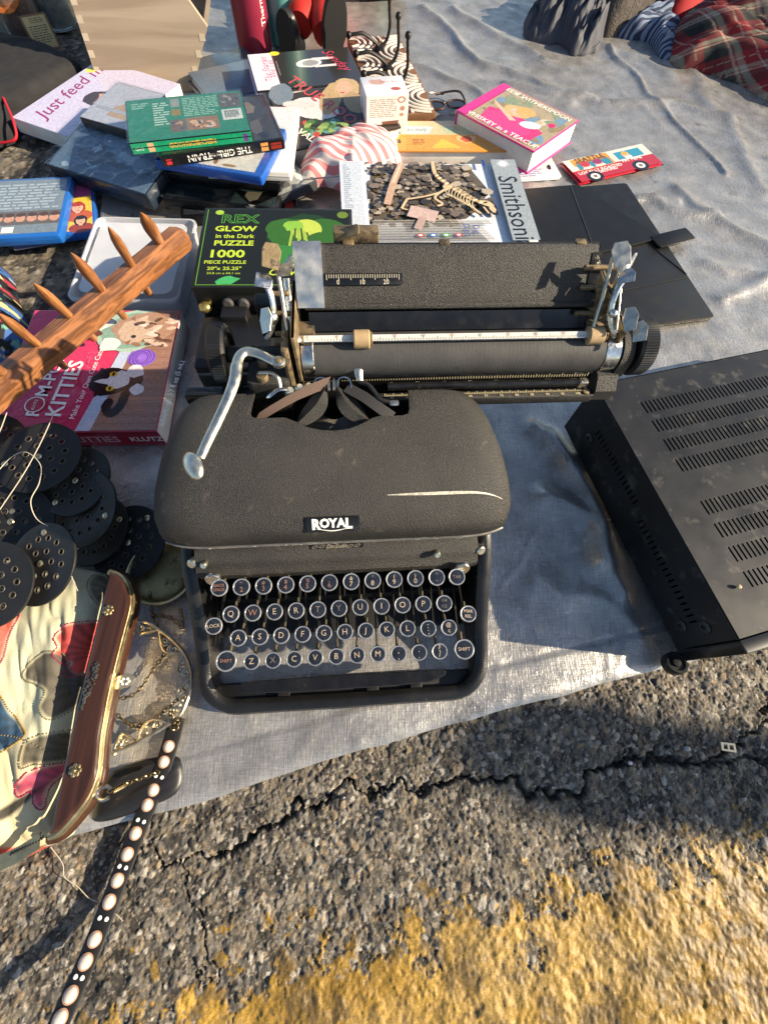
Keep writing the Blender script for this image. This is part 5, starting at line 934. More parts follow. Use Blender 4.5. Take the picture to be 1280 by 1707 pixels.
child(ob('trouser_seat', MB().sphere((0, 0, 0), 1, 20, T(-.105, 1.56, .09) @ S(.085, .08, .08)), redc), TH)

# --- striped trainer at the top edge
TH = thing('trainer_shoe', 'white, black and teal trainer toe beside the hook board', 'shoe', T(-.0, 1.62, .005))
for nm, x0, x1, c in (('toe', -.13, -.02, '#cfd0d8'), ('stripe', -.018, .03, '#141414'), ('stripe', .03, .055, '#6fb5a8'), ('stripe', .055, .10, '#1a1a18')):
    ps = [(x, ) for x in np.linspace(x0, x1, 8)]
    part(nm, MB().tube([(x[0], .0+.08*x[0], .045) for x in ps], [.045*math.sqrt(max(.02, 1-((x[0]+.0)/.16)**2)) for x in ps], 20), M('shoe_'+c, hx(c), .6, bump=.2), TH)

# --- hook board
B = [P(578, 49, .028), P(665, 57, .028), P(727, 186, .028)]; ey_ = (B[1]-B[2]); lb = ey_.length; ey_.normalize(); ex_ = (B[1]-B[0]); ex_ = (ex_-ey_*ex_.dot(ey_)); wb_ = .118; ex_.normalize(); cB = (B[1]+B[2])/2-ex_*wb_/2
TH = thing('hook_board', 'carved wooden hook board with white wave pattern and three black double hooks', 'coat rack', frame(Vector((cB.x, cB.y, .008)), ex_, ey_, Vector((0, 0, 1))))
bw = M('carved_wood', hx('#6b4a30'), .6, var=.2, vscale=40); part('board', MB().rbox(wb_, lb, .018, .002, .001, (0, 0, .0)), bw, TH)
wp = M('whitewash', hx('#cfc6b8'), .7, var=.15, vscale=100, wear=hx('#7a5a40'), wscale=160, wth=.62); W, D = wb_/2, lb/2
def clip(p): return -W+.003 < p[0] < W-.003 and -D+.003 < p[1] < D-.003
for j, (cx, cyy) in enumerate([(-W, -D*.9), (W, -D*.62), (-W, -D*.32), (W, -D*.02), (-W, D*.28), (W, D*.55), (-W, D*.85)]):
    for k in range(6):
        r_ = .022+k*.0125; run = []
        for t in np.linspace(0, 2*math.pi, 90):
            p = (cx+r_*math.cos(t), cyy+r_*.8*math.sin(t)); mine = min(range(7), key=lambda q: math.hypot(p[0]-[-W, W][q % 2], (p[1]-(-D*.9+q*D*.29))/.8)) == j
            if clip(p) and mine: run.append((p[0], p[1], .019))
            else:
                if len(run) > 3: part('carved_band', MB().tube(run, .0034, 6, flat=.5), wp, TH)
                run = []
        if len(run) > 3: part('carved_band', MB().tube(run, .0034, 6, flat=.5), wp, TH)
iron = M('black_iron', (.014, .013, .014), .4, .4, var=.2)
for fy in (.62, .12, -.38):
    y = D*fy; h_ = part('hook', MB().tube(spline([(0, y, .022), (-.010, y-.002, .032), (-.035, y-.004, .046), (-.050, y-.006, .047), (-.064, y-.006, .046)], 6), .0032, 8), iron, TH)
    part('hook_prong', MB().tube(spline([(.0, y, .022), (.016, y+.004, .030), (.024, y+.006, .050), (.022, y+.006, .075), (.021, y+.006, .088)], 6), .0034, 8), iron, h_)
    part('ball_tip', MB().sphere((-.067, y-.006, .046), .0062, 12), iron, h_); part('ball_tip', MB().sphere((.021, y+.006, .092), .0062, 12), iron, h_); part('hook_plate', MB().lathe([(.012, .018), (.012, .021), (.008, .024), (.005, .025)], 16, T(0, y, 0)), iron, h_)
# --- sunglasses by the hook board
TH = thing('sunglasses', 'dark tortoiseshell glasses lying at the lower end of the hook board', 'glasses', T(*P(742, 185, .007)) @ R(12)); gm = M('tortoise', hx('#3a2416'), .3, var=.5, vscale=120, coat=.4)
for x in (-.022, .022):
    part('rim', MB().tube([(x+.019*math.cos(t), .015*math.sin(t), .010) for t in np.linspace(0, 2*math.pi, 24, endpoint=False)], .0022, 8, True), gm, TH); part('lens', MB().lathe([(.0175, .009), (.0175, .0105)], 24, T(x, 0, 0) @ S(1, .8, 1)), M('dark_lens', (.01, .008, .007), .08, coat=.5), TH)
    part('temple', MB().tube(spline([(x*1.9, .006, .012), (x*1.7, .03, .016), (x*.9, .042, .013), (-x*.4, .046, .008)], 5), .002, 6), gm, TH)
part('bridge', MB().tube([(-.005, .003, .011), (0, .006, .012), (.005, .003, .011)], .0018, 6), gm, TH)

# --- jars with a tag, black folded cloth, red-piped pouch
glass = M('jar_glass', (.75, .80, .78), .06, trans=.95, ior=1.45); 
for i, (px, lab, cc, rr) in enumerate([((38, 74), 'glass jar with a copper-patterned disc inside, tagged with kraft paper', '#a85a22', .045), ((92, 60), 'silver-rimmed glass jar next to the tagged jar', '#a9a59a', .04)]):
    c = P(px[0], px[1], .004); th = thing('glass_jar', lab, 'jar', T(c.x, c.y+.05, .005))
    part('jar', MB().lathe([(rr-.004, 0), (rr, .004), (rr, .075), (rr*.92, .088), (rr*.86, .09), (rr*.86, .100), (rr*.82, .1), (rr*.82, .088), (rr*.9, .078), (rr-.003, .07), (rr-.003, .006), (rr-.008, .004)], 40), glass, th)
    part('metal_band', MB().lathe([(rr*.87, .088), (rr*.92, .089), (rr*.92, .104), (rr*.8, .106), (.001, .106)], 40), M('band_'+cc, hx(cc), .3, .9, var=.3, vscale=60), th); part('filling', MB().lathe([(rr*.8, .006), (rr*.82, .05), (rr*.2, .056)], 24), M('fill_'+cc, hx(['#7a3f1a', '#8f938f'][i]), .6, var=.5, vscale=90, wear=hx('#d0b070'), wscale=150, wth=.58), th)
    if i == 0: part('foil_disc', MB().lathe([(rr*.78, 0), (rr*.78, .002)], 30, T(0, -rr*.6, .07) @ R(50, 'X')), M('copper_print', hx('#b5652a'), .35, .3, var=.6, vscale=90), th)
O_, U_, V_ = P(62, 88, .012), P(103, 80, .012), P(30, 25, .06)
th, w, d = slab('paper_tag', 'kraft paper tag with printed lines leaning on the glass jars', 'tag', (62, 88, .014), (104, 80, .014), (34, 26, .058), .0012)
part('tag_card', MB().rbox(w, d, .0012, .004, .0003), M('kraft', hx('#7a5a42'), .8, var=.15), th); a = Art(top(.0013)); a.rect(-w*.42, -d*.44, w*.42, d*.44, '#b5a06a'); a.lines(-w*.34, -d*.3, w*.34, d*.2, 8, '#5a4a35', .45); a.lines(-w*.2, d*.25, w*.3, d*.4, 3, '#5a4a35', .45); a.build('printed_text', matte, th)
TH = thing('folded_cloth', 'black folded cloth in two layers, lying beside the lilac paperback', 'cloth', T(*P(60, 150, .006)))
for i, (pts, z, hgt) in enumerate([([(-40, 80), (60, 92), (140, 140), (120, 178), (60, 198), (-40, 225)], .003, .022), ([(-40, 76), (70, 84), (136, 116), (130, 128), (70, 165), (20, 185), (-40, 200)], .020, .024)]):
    child(cushion('fold_layer', pxo(pts, z), z, hgt, black_cloth, 9, .4, .003, 25, .6, i), TH)
TH = thing('zip_pouch', 'black pouch with red piping at the edge of the asphalt', 'pouch', T(*P(-10, 200, .006))); child(cushion('pouch_body', pxo([(-70, 140), (5, 150), (24, 185), (34, 215), (22, 238), (-70, 250)], .004), .003, .045, black_cloth, 4, .6, .003, 15, None, 4), TH)
rp = [(-2, 146), (10, 172), (22, 200), (28, 226), (18, 236), (-20, 240)]; child(ob('piping', MB().tube(spline([P(x, y, .036 if i < 3 else .022-.006*(i-3)) for i, (x, y) in enumerate(rp)], 6), .0022, 8), M('red_piping', hx('#b01526'), .5)), TH)

# --- pink striped pouch
sm = M('striped_cotton', (.8, .8, .8), .85, bump=.2, bscale=900)
def stripes(m, c1, c2, sc, rot, dist=1.5, dscale=1.0):
    nt = m.node_tree; b = nt.nodes['Principled BSDF']; L = nt.links.new; tc = nd(nt, 'ShaderNodeTexCoord'); mp = nd(nt, 'ShaderNodeMapping'); mp.inputs['Rotation'].default_value = (0, 0, rot); w_ = nd(nt, 'ShaderNodeTexWave'); w_.inputs['Scale'].default_value = sc; w_.inputs['Distortion'].default_value = dist; w_.inputs['Detail Scale'].default_value = dscale
    L(tc.outputs['Object'], mp.inputs[0]); L(mp.outputs[0], w_.inputs[0]); r = nd(nt, 'ShaderNodeValToRGB'); e = r.color_ramp.elements; e[0].position = .47; e[0].color = (*hx(c1), 1); e[1].position = .53; e[1].color = (*hx(c2), 1); L(w_.outputs[0], r.inputs[0]); L(r.outputs[0], b.inputs['Base Color'])
stripes(sm, '#cfc6c2', '#c67a7c', 26, rad(108), 1.2, .6)
TH = thing('striped_pouch', 'pink and white striped cotton pouch slumped over the books', 'pouch', T(*P(580, 270, .02)))
child(cushion('pouch_body', pxo([(497, 285), (505, 272), (560, 240), (600, 226), (655, 224), (668, 245), (664, 272), (610, 290), (590, 318), (570, 312), (545, 303), (505, 304)], .03), .022, .048, sm, 2.5, .6, .013, 18, 2.6, 31, 50, 200), TH)
child(ob('seam', MB().tube(spline([P(500, 300, .030), P(540, 296, .066), P(575, 292, .070), P(620, 276, .070), P(660, 262, .05)], 6), .0011, 6), M('seam_thread', hx('#b9a6a4'), .9)), TH)

# --- clothes at the far edge
TH = cushion('grey_garment', pxo([(872, 50), (880, 20), (930, -5), (1000, -15), (1020, 10), (1005, 40), (1002, 80), (960, 88), (930, 70), (890, 66)], .01), .006, .085, M('grey_cloth', hx('#3c3e46'), .7, var=.15, bump=.2), 2.0, .75, .034, 30, 1.0, 51, 130, 400, warp=.012); tag(TH, 'slate grey crumpled garment bundled on the tarp', 'garment')
TH = cushion('fleece_hat', pxo([(990, 40), (1010, 0), (1060, -30), (1110, -20), (1100, 20), (1050, 48), (1010, 58)], .01), .006, .09, M('brown_fleece', hx('#4a443e'), .95, var=.4, vscale=120, bump=1, bscale=260, bdist=.006), 2.5, .6, .01, 25, None, 52); tag(TH, 'brown-grey fleecy hat behind the crumpled grey garment', 'hat')
dm = M('blue_striped_cloth', (.5, .5, .5), .85, bump=.2); stripes(dm, '#6f7c92', '#252f47', 30, rad(70), 3, 1)
TH = cushion('striped_shirt', pxo([(1028, 52), (1060, 30), (1110, 28), (1135, 50), (1125, 92), (1100, 92), (1080, 66), (1050, 62)], .01), .006, .035, dm, 2.5, .6, .02, 22, .4, 53); tag(TH, 'blue and white striped shirt crumpled beside the plaid shirt', 'shirt')
TH = cushion('red_fabric', pxo([(1088, 20), (1120, -20), (1200, -30), (1270, -10), (1230, 20), (1170, 32), (1120, 40)], .02), .006, .10, M('red_cloth', hx('#9a1216'), .8, var=.15, bump=.2), 2.5, .6, .012, 18, None, 54); tag(TH, 'plain red garment behind the plaid shirt', 'garment')
plm = M('tartan', (.5, .5, .5), .85, bump=.25, bscale=1200)
def tartan(m, rot, sc):
    nt = m.node_tree; b = nt.nodes['Principled BSDF']; L = nt.links.new; at = nd(nt, 'ShaderNodeAttribute', attribute_name='Col'); L(at.outputs['Color'], b.inputs['Base Color'])
tartan(plm, 0, 1)
def plaid(X, Y, Z):
    Y = Y+Z*1.3
    wx = X+fbm(X, Y, 5, 1, 61)*.03; wy = Y+fbm(X, Y, 5, 1, 62)*.03; c, s_ = math.cos(.35), math.sin(.35); U, V_ = (wx*c+wy*s_)/.105 % 1, (-wx*s_+wy*c)/.095 % 1
    R_, K_, Wt, G = np.array(hx('#8a1a22')), np.array(hx('#17171a')), np.array(hx('#b9b09a')), np.array(hx('#3a3f36'))
    def band(t):
        o = np.zeros(t.shape+(3,)); o[:] = R_; o[(t > .34) & (t < .62)] = K_; o[(t > .62) & (t < .74)] = G; o[(t > .76) & (t < .81)] = Wt; o[(t > .84) & (t < .95)] = Wt*.75; o[(t > .16) & (t < .18)] = Wt; return o
    a_, b_ = band(U), band(V_); ck = ((np.floor(X*900)+np.floor(Y*900)) % 2)[..., None]; return (a_*.5+b_*.5)*.75
TH = cushion('plaid_shirt', pxo([(1106, 72), (1125, 50), (1180, 25), (1240, -10), (1330, -30), (1400, 60), (1390, 190), (1300, 175), (1240, 140), (1170, 118), (1130, 112), (1115, 95)], .01), .006, .09, plm, 2.6, .6, .022, 14, 2.7, 55, 190, 640, plaid); tag(TH, 'red, black and cream plaid flannel shirt heaped on the tarp', 'shirt')
for x, y in ((1142, 90), (1178, 98)):
    b_ = ob('button', MB().lathe([(.005, 0), (.006, .001), (.006, .0025), (.003, .002)], 14), M('shirt_button', (.05, .03, .03), .3)); b_.location = P(x, y, .055); b_.rotation_euler = (.9, 0, 0); child(b_, TH) if False else None; b_.parent = TH; b_.matrix_parent_inverse = TH.matrix_basis.inverted() if False else TH.matrix_local.inverted()

# --- clear plastic tub
frost = M('frosted_plastic', (.80, .82, .86), .30, trans=.55, var=.05, ior=1.3)
th, w, d = slab('plastic_tub', 'translucent empty plastic storage tub behind the wooden rack', 'storage tub', (112, 497, .042), (296, 500, .042), (176, 362, .042), .036)
def ringr(ww, dd, z, r=.012, n=5): return [(sx*(ww/2-r)+r*math.cos(rad(a0+90*i/n)), sy*(dd/2-r)+r*math.sin(rad(a0+90*i/n)), z) for sx, sy, a0 in ((1, 1, 0), (-1, 1, 90), (-1, -1, 180), (1, -1, 270)) for i in range(n+1)]
part('tub', MB().rings([ringr(w*.94, d*.94, 0), ringr(w, d, .034), ringr(w, d, .036), ringr(w-.003, d-.003, .036), ringr(w*.94-.004, d*.94-.004, .002)]), frost, th)
part('rim', MB().rings([ringr(w+.003, d+.003, .032), ringr(w+.003, d+.003, .0355), ringr(w+.001, d+.001, .0355), ringr(w+.001, d+.001, .032)], loop=True), frost, th); part('lid_panel', MB().rings([ringr(w*.86, d*.86, .0345), ringr(w*.86, d*.86, .0362), ringr(w*.84, d*.84, .0362)]), frost, th)

# --- pegged wooden rack
rw = M('orange_wood', hx('#a5602c'), .42, var=.2, vscale=30, bump=.3, bscale=200, coat=.15); woodgrain(rw, '#8c5c38', '#593820', (14, 130, 130))
R0, R1 = P(303, 396, .088), P(-75, 712, .088); ax = (R1-R0); ln = ax.length; ax.normalize(); sd = Vector((0, 0, 1)).cross(ax)
TH = thing('peg_rack', 'orange wooden bar with sharpened pegs through it, resting over the craft kit and tub', 'wooden rack', frame(R0, ax, sd, Vector((0, 0, 1))))
rg = []
for i, x in enumerate(np.linspace(-.004, ln, 40)):
    k = 1 if i else .7; wv = .0012*math.sin(i*1.1)+.0008*math.sin(i*2.7); rg.append([(x, (cx_+wv)*k, (cz_+wv*.6)*k) for cx_, cz_ in ((-.017, -.010), (-.018, .006), (-.010, .014), (.006, .015), (.016, .008), (.017, -.008), (.010, -.014), (-.010, -.014))])
part('bar', MB().rings(rg), rw, TH)
inv = TH.matrix_world.inverted(); pegw = M('peg_wood', hx('#b36d34'), .4, var=.2, vscale=40, coat=.15); woodgrain(pegw, '#99683f', '#764a2a', (90, 90, 14))
for (tx, ty), (bx_, by_), (sx_, sy_) in (((235, 354), (266, 404), (292, 444)), ((181, 378), (220, 442), (243, 476)), ((119, 421), (170, 483), (196, 514)), ((56, 472), (115, 526), (149, 557)), ((-3, 522), (62, 574), (97, 604)), ((-60, 588), (5, 622), (47, 656))):
    b = P(bx_, by_, .101); t_ = P(tx, ty, .158); s_ = P(sx_, sy_, .062); dr = (t_-b).normalized(); s2 = b+(b-t_).normalized()*.052; rv = random.uniform(.9, 1.1)
    pts = [s2, b.lerp(s2, .5), b, b.lerp(t_, .25), b.lerp(t_, .5), b.lerp(t_, .72), b.lerp(t_, .9), t_]; part('peg', MB().tube([inv @ p for p in pts], [.0058, .0062, .0062, .0068*rv, .0078*rv, .0068*rv, .0034, .0006], 12, flat=.8), pegw, TH)

# --- embroidered dark cloth at the left edge
def embro(X, Y):
    n1 = fbm(X, Y, 55, 3, 71); n2 = fbm(X, Y, 90, 2, 72); C = np.zeros(X.shape+(3,)); C[:] = hx('#0e0e12'); C[n1 > .22] = hx('#2f5288'); C[n1 < -.25] = hx('#8a2a3a'); C[n2 > .32] = hx('#b5a878'); C[(n2 < -.30)] = hx('#5a8a7a'); return C
TH = cushion('embroidered_cloth', pxo([(-60, 430), (2, 440), (20, 490), (40, 540), (58, 570), (30, 610), (-60, 640)], .02), .004, .06, M('embroidered', attr='Col', rough=.8, bump=.4, bscale=900), 2.5, .6, .006, 18, None, 70, 80, 220, embro); tag(TH, 'dark embroidered cloth with blue and red flowers, lying on the asphalt', 'cloth')
# ---------------------------------------------------------------- belt of punched leather discs
lea = M('black_leather', (.010, .0095, .009), .5, var=.3, vscale=40, bump=.35, bscale=700, bdist=.0004, rvar=.1); riv = M('brass_rivet', (.55, .46, .28), .32, .9, var=.3, vscale=200); rivw = M('white_rivet', (.75, .72, .6), .3, .8); eye = M('hole_rim', (.06, .05, .04), .5)
RD = .0425
hp_ = [(0.0135*math.cos(t), .0135*math.sin(t)) for t in np.linspace(.2, 2*math.pi+.2, 7)[:-1]]+[(0.0265*math.cos(t), .0265*math.sin(t)) for t in np.linspace(.1, 2*math.pi+.1, 14)[:-1]]
circ = lambda x, y, r, n=12: [(x+r*math.cos(2*math.pi*i/n), y+r*math.sin(2*math.pi*i/n)) for i in range(n)]
dm_ = fill2d('disc', [circ(0, 0, RD, 56)]+[circ(x, y, .0026, 10) for x, y in hp_], .0026, .0006)
er_ = MB()
for x, y in hp_: er_.tube([(x+.0031*math.cos(t), y+.0031*math.sin(t), .0014) for t in np.linspace(0, 2*math.pi, 10, endpoint=False)], .00055, 5, True)
er_ = er_.mesh('hole_rims'); rv_ = MB().lathe([(.0032, 0), (.0034, .0006), (.0026, .0014), (.001, .0017)], 16, T(0, 0, .0012)).mesh('rivet')
TH = thing('leather_disc_belt', 'belt of overlapping black leather discs punched with holes, heaped beside the typewriter', 'belt', T(*P(90, 850, .006)))
inv = TH.matrix_world.inverted()
for i, (px, py, z, tx, ty, s) in enumerate([(-20, 745, .062, 4, 0, 1), (66, 762, .074, 6, -3, 1.0), (128, 802, .058, 6, 8, .95), (20, 870, .052, 14, -6, 1), (5, 815, .056, 5, 0, 1), (138, 848, .050, 14, 16, 1.02), (160, 885, .024, 4, 12, .95), (215, 905, .022, 6, 4, 1.0), (70, 940, .068, 10, 16, 1.0), (-15, 975, .070, 8, 6, 1.0)]):
    c = P(px, py, z); m = inv @ T(c.x, c.y, c.z) @ R(tx, 'X') @ R(-ty, 'Y') @ R(i*37) @ S(s*random.uniform(.95, 1.05), s*random.uniform(.93, 1.03), 1); dd_ = part('disc', dm_, lea, TH, m); ob('hole_rims', er_, eye, dd_); ob('rivet', rv_, riv, dd_)
    ob('rivet', rv_, rivw if i == 7 else riv, dd_, T(-.030, .012, 0))
    if i == 7: ob('rivet', rv_, rivw, dd_, T(-.026, -.018, 0))
if True:
    th2 = thing('loose_thread', 'pale loose thread trailing over the leather discs', 'thread', T(*P(60, 790, .08))); wm = M('pale_thread', (.42, .38, .30), .7)
    for pts in ([(-5, 788), (20, 762), (45, 754), (68, 775), (66, 805), (52, 835), (62, 865), (90, 882), (125, 905), (118, 950), (130, 985)], [(90, 690), (70, 735), (40, 790), (0, 850)], [(12, 688), (2, 715), (-10, 740)]):
        th3 = child(ob('strand', MB().tube(spline([P(x, y, .084 if y < 840 else .076) for x, y in pts], 8), .00045, 5), wm), th2)

# --- brass dish half under the typewriter's shoulder
c = P(274, 962, .012); TH = thing('brass_dish', 'shallow dull brass dish tucked between the leather discs and the typewriter', 'dish', T(c.x, c.y+.004, .006))
br = M('old_brass', (.34, .26, .12), .4, .9, var=.4, vscale=40, rvar=.12, wear=(.12, .09, .05), wscale=60, wth=.56); part('bowl', MB().lathe([(.012, .001), (.026, .003), (.033, .009), (.036, .015), (.0362, .016), (.034, .015), (.031, .0095), (.024, .0045), (.001, .003)], 44), br, TH); part('rim', MB().tube([(.0362*math.cos(t), .0362*math.sin(t), .0155) for t in np.linspace(0, 2*math.pi, 44, endpoint=False)], .0011, 8, True), M('brass_edge', (.6, .5, .26), .3, .95), TH)

# ---------------------------------------------------------------- floral handbag with wooden clasp frame
ZB = .052
def pz(pts, z=ZB): return [(P(x, y, z).x, P(x, y, z).y) for x, y in pts]
red_f = pz([(160, 1034), (130, 1035), (105, 1045), (92, 1062), (95, 1078), (90, 1092), (102, 1108), (112, 1105), (100, 1122), (108, 1128), (135, 1118), (150, 1090)])
leaf1 = pz([(70, 1090), (90, 1086), (108, 1094), (112, 1118), (140, 1125), (132, 1150), (110, 1180), (85, 1200), (70, 1180), (78, 1150), (42, 1132), (48, 1110)]); leaf2 = pz([(50, 1236), (80, 1222), (108, 1222), (112, 1260), (95, 1274), (60, 1274), (40, 1278)]); leaf3 = pz([(140, 945), (165, 955), (172, 985), (160, 1010), (142, 990), (136, 965)])
blue_f = pz([(-40, 1150), (5, 1158), (22, 1185), (40, 1210), (48, 1225), (20, 1245), (-40, 1265)]); pink_f = pz([(52, 1285), (85, 1275), (100, 1282), (85, 1300), (70, 1320), (62, 1352), (48, 1345), (50, 1320), (28, 1330), (24, 1312), (40, 1296)]); red_l = pz([(-40, 1020), (20, 1015), (34, 1020), (20, 1060), (8, 1110), (-40, 1130)]); red_b = pz([(-40, 1420), (20, 1425), (30, 1435), (10, 1460), (-40, 1475)])
cream = pz([(-40, 1250), (40, 1230), (110, 1290), (100, 1370), (30, 1430), (-40, 1440)]); vein = pz([(-20, 1360), (60, 1310), (68, 1316), (0, 1372)])
def floral(X, Y):
    C = np.zeros(X.shape+(3,)); n = fbm(X, Y, 40, 4, 81)[..., None]; C[:] = hx('#a9a88e'); C += n*.05; cb = pip(X, Y, cream); C[cb] = np.array(hx('#b8ad8a'))
    net = (np.abs(fbm(X, Y, 70, 2, 82)) < .025) | (np.abs(fbm(X, Y, 120, 2, 88)) < .018); C[net & ~cb] = np.array(hx('#b3b095'))
    for pl_, col, v in ((red_l, '#c2564a', .2), (red_f, '#b03834', .35), (leaf1, '#3f3a30', .3), (leaf2, '#454034', .3), (leaf3, '#5a5344', .3), (blue_f, '#173a55', .3), (pink_f, '#a83a56', .4), (red_b, '#b5392c', .1), (vein, '#1a1a14', .1)):
        ps = [(q.x, q.y) for q in spline([(u_[0], u_[1], 0) for u_ in pl_], 6, True)]; m = pip(X, Y, ps); cx_, cy_ = max(u_[0] for u_ in pl_), sum(u_[1] for u_ in pl_)/len(pl_); an = np.arctan2(Y-cy_, X-cx_); rr_ = np.hypot(X-cx_, Y-cy_); vn = np.sin(an*16+fbm(X, Y, 60, 3, 87)*6); sh = (1+.30*vn*min(1, v*3)+1.2*v*fbm(X, Y, 80, 4, 85)+6*np.clip(rr_-.02, -.02, .03)); ds = segdist(X, Y, ps+ps[:1]); wt_ = (m*np.clip(ds/.0028, 0, 1)*.96)[..., None]; C = C*(1-wt_)+np.array(hx(col))*np.clip(sh, .3, 1.8)[..., None]*wt_
    return np.clip(C, .005, .9)
TH = thing('floral_handbag', 'beaded floral fabric handbag with a brown wooden and brass clasp frame, lying flat', 'handbag', T(*P(60, 1200, .004)))
bagm = M('floral_fabric', attr='Col', rough=.62, bump=.35, bscale=500, bdist=.0006, weave=.2, wvs=300)
outl = [(175, 960), (165, 1030), (140, 1140), (118, 1250), (95, 1350), (75, 1410), (20, 1440), (-60, 1470), (-160, 1440), (-200, 1200), (-150, 980), (0, 930), (120, 935)]
body = child(cushion('bag_body', pz(outl, .045), .004, .052, bagm, 4.5, .45, .009, 22, 1.9, 80, 120, 420, floral), TH)
bagev = body.data; bco = np.empty(len(bagev.vertices)*3); bagev.vertices.foreach_get('co', bco); bco = bco.reshape(-1, 3)+np.array(body.location)
def bagz(x, y): i = np.argmin((bco[:, 0]-x)**2+(bco[:, 1]-y)**2); return bco[i, 2]
bd = {'pink': (MB(), '#b0305a'), 'dark': (MB(), '#8a8060'), 'gold': (MB(), '#a8862f')}
for pl_, kk in ((red_f, 'pink'), (red_l, 'pink'), (leaf1, 'dark'), (leaf2, 'dark'), (leaf3, 'dark'), (blue_f, 'gold'), (pink_f, 'pink'), (cream, 'dark')):
    lp = spline([(x, y, 0) for x, y in pl_], 16, True); acc = 0; pr = lp[0]
    for p in lp:
        acc += (p-pr).length; pr = p
        if acc > .0012: acc = 0; bd[kk][0].sphere((p.x, p.y, bagz(p.x, p.y)+.0004), .0008, 6)
for k_, (mb, c) in bd.items(): child(ob('bead_trim', mb, M('beads_'+k_, hx(c), .2, .4, coat=.5), None, None, 'stuff'), TH)
wd_ = M('bag_wood', hx('#5a321a'), .3, var=.2, vscale=30, coat=.5); woodgrain(wd_, '#40271a', '#2e1a10', (60, 5, 40)); gold = M('antique_brass', (.46, .37, .20), .33, .95, var=.3, vscale=80, rvar=.1)
edge_r = [(182, 953), (200, 962), (212, 985), (213, 1010), (203, 1050), (190, 1100), (178, 1150), (170, 1190), (163, 1230), (160, 1265), (156, 1295), (142, 1330), (118, 1362), (95, 1386), (82, 1393)]
def shift(pts, dx, dy=0): return [(x+dx, y+dy) for x, y in pts]
ZF = .068
er3 = spline([P(x, y, ZF) for x, y in edge_r], 5); lf3 = [P(x, y, ZF) for x, y in ((82, 1393), (95, 1330), (128, 1180), (155, 1070), (176, 958))]; org = P(150, 1170, ZF)
child(ob('clasp_wood', fill2d('clasp_wood', [[((p.x-org.x), (p.y-org.y)) for p in er3+lf3[1:-1]]], .010, .0022), wd_, None, T(org.x, org.y, ZF-.005)), TH)
for nm, dx, z, r_, mt in (('brass_strip', 3, .061, .0032, gold), ('brass_strip', 7, .052, .0028, gold), ('lower_wood', 11, .040, .0052, wd_), ('brass_strip', 15, .030, .0030, gold)):
    pts = spline([P(x+dx*(.4 if i in (0, 14) else 1), y+dx*.25, z) for i, (x, y) in enumerate(edge_r)], 6); child(ob(nm, MB().tube(pts, r_, 10, flat=1.5 if nm == 'lower_wood' else 1), mt), TH)
def flower(px, py):
    c = P(px, py, ZF+.0004); mb = MB().sphere((0, 0, .0012), .0022, 10)
    for i in range(7): mb.sphere((.0036*math.cos(i*.9), .0036*math.sin(i*.9), .0006), .0019, 8, sz=.6)
    child(ob('flower_stud', mb.mesh('flower_stud'), gold, None, T(*c)), TH)
flower(181, 1017); flower(126, 1284)
fp_ = MB(); r = random.Random(4)
for i in range(60):
    t = i/59; x = 163-27*t+r.uniform(-7, 7)*math.sin(math.pi*min(.95, t+.1)); y = 1104+78*t; fp_.sphere(P(x, y, ZF+.0006), r.uniform(.0008, .0017), 6)
child(ob('filigree_plaque', fp_, M('dark_pewter', (.16, .15, .13), .4, .9, var=.4, vscale=200)), TH)
c = P(205, 1136, .055); clp = child(ob('clasp_tab', fill2d('clasp_tab', [[(-.012, -.006), (.004, -.006), (.0095, -.004), (.012, 0), (.0095, .004), (.004, .006), (-.012, .006)]], .003, .0008), M('pale_gold', (.62, .55, .38), .35, .9), None, T(*c) @ R(12)), TH)
for i in range(7): child(ob('rhinestone', MB().sphere((0, 0, 0), .0012, 7), M('crystal', (.85, .85, .82), .05, coat=1), None, T(c.x+.003+.0035*math.cos(i*1.05), c.y+.0025*math.sin(i*1.05), c.z+.0022)), TH)
hd = [P(x, y, z) for x, y, z in ((70, 1400, .05), (30, 1425, .045), (-20, 1445, .04), (-70, 1455, .035))]
child(ob('pierced_strip', MB().rings([[p+Vector((0, -.006, 0)), p+Vector((0, .006, .003)), p+Vector((0, .006, .0045)), p+Vector((0, -.006, .0015))] for p in spline(hd, 5)]), gold), TH)
for i in range(12): t = i/11; p = P(72-52*t, 1396+26*t, .053-.005*t); child(ob('pierced_hole', MB().prism([(-.0007, -.0016), (.0007, -.0016), (.0007, .0016), (-.0007, .0016)], 0, .0006, T(*p) @ R(-20)), M('dark_well')), TH)
child(ob('clasp_ring', MB().tube([P(174, 1322, .05)+Vector((.006*math.cos(t), .005*math.sin(t), 0)) for t in np.linspace(.6, 5.6, 18)], .0017, 8), M('steel', (.5, .5, .48), .3, 1)), TH)

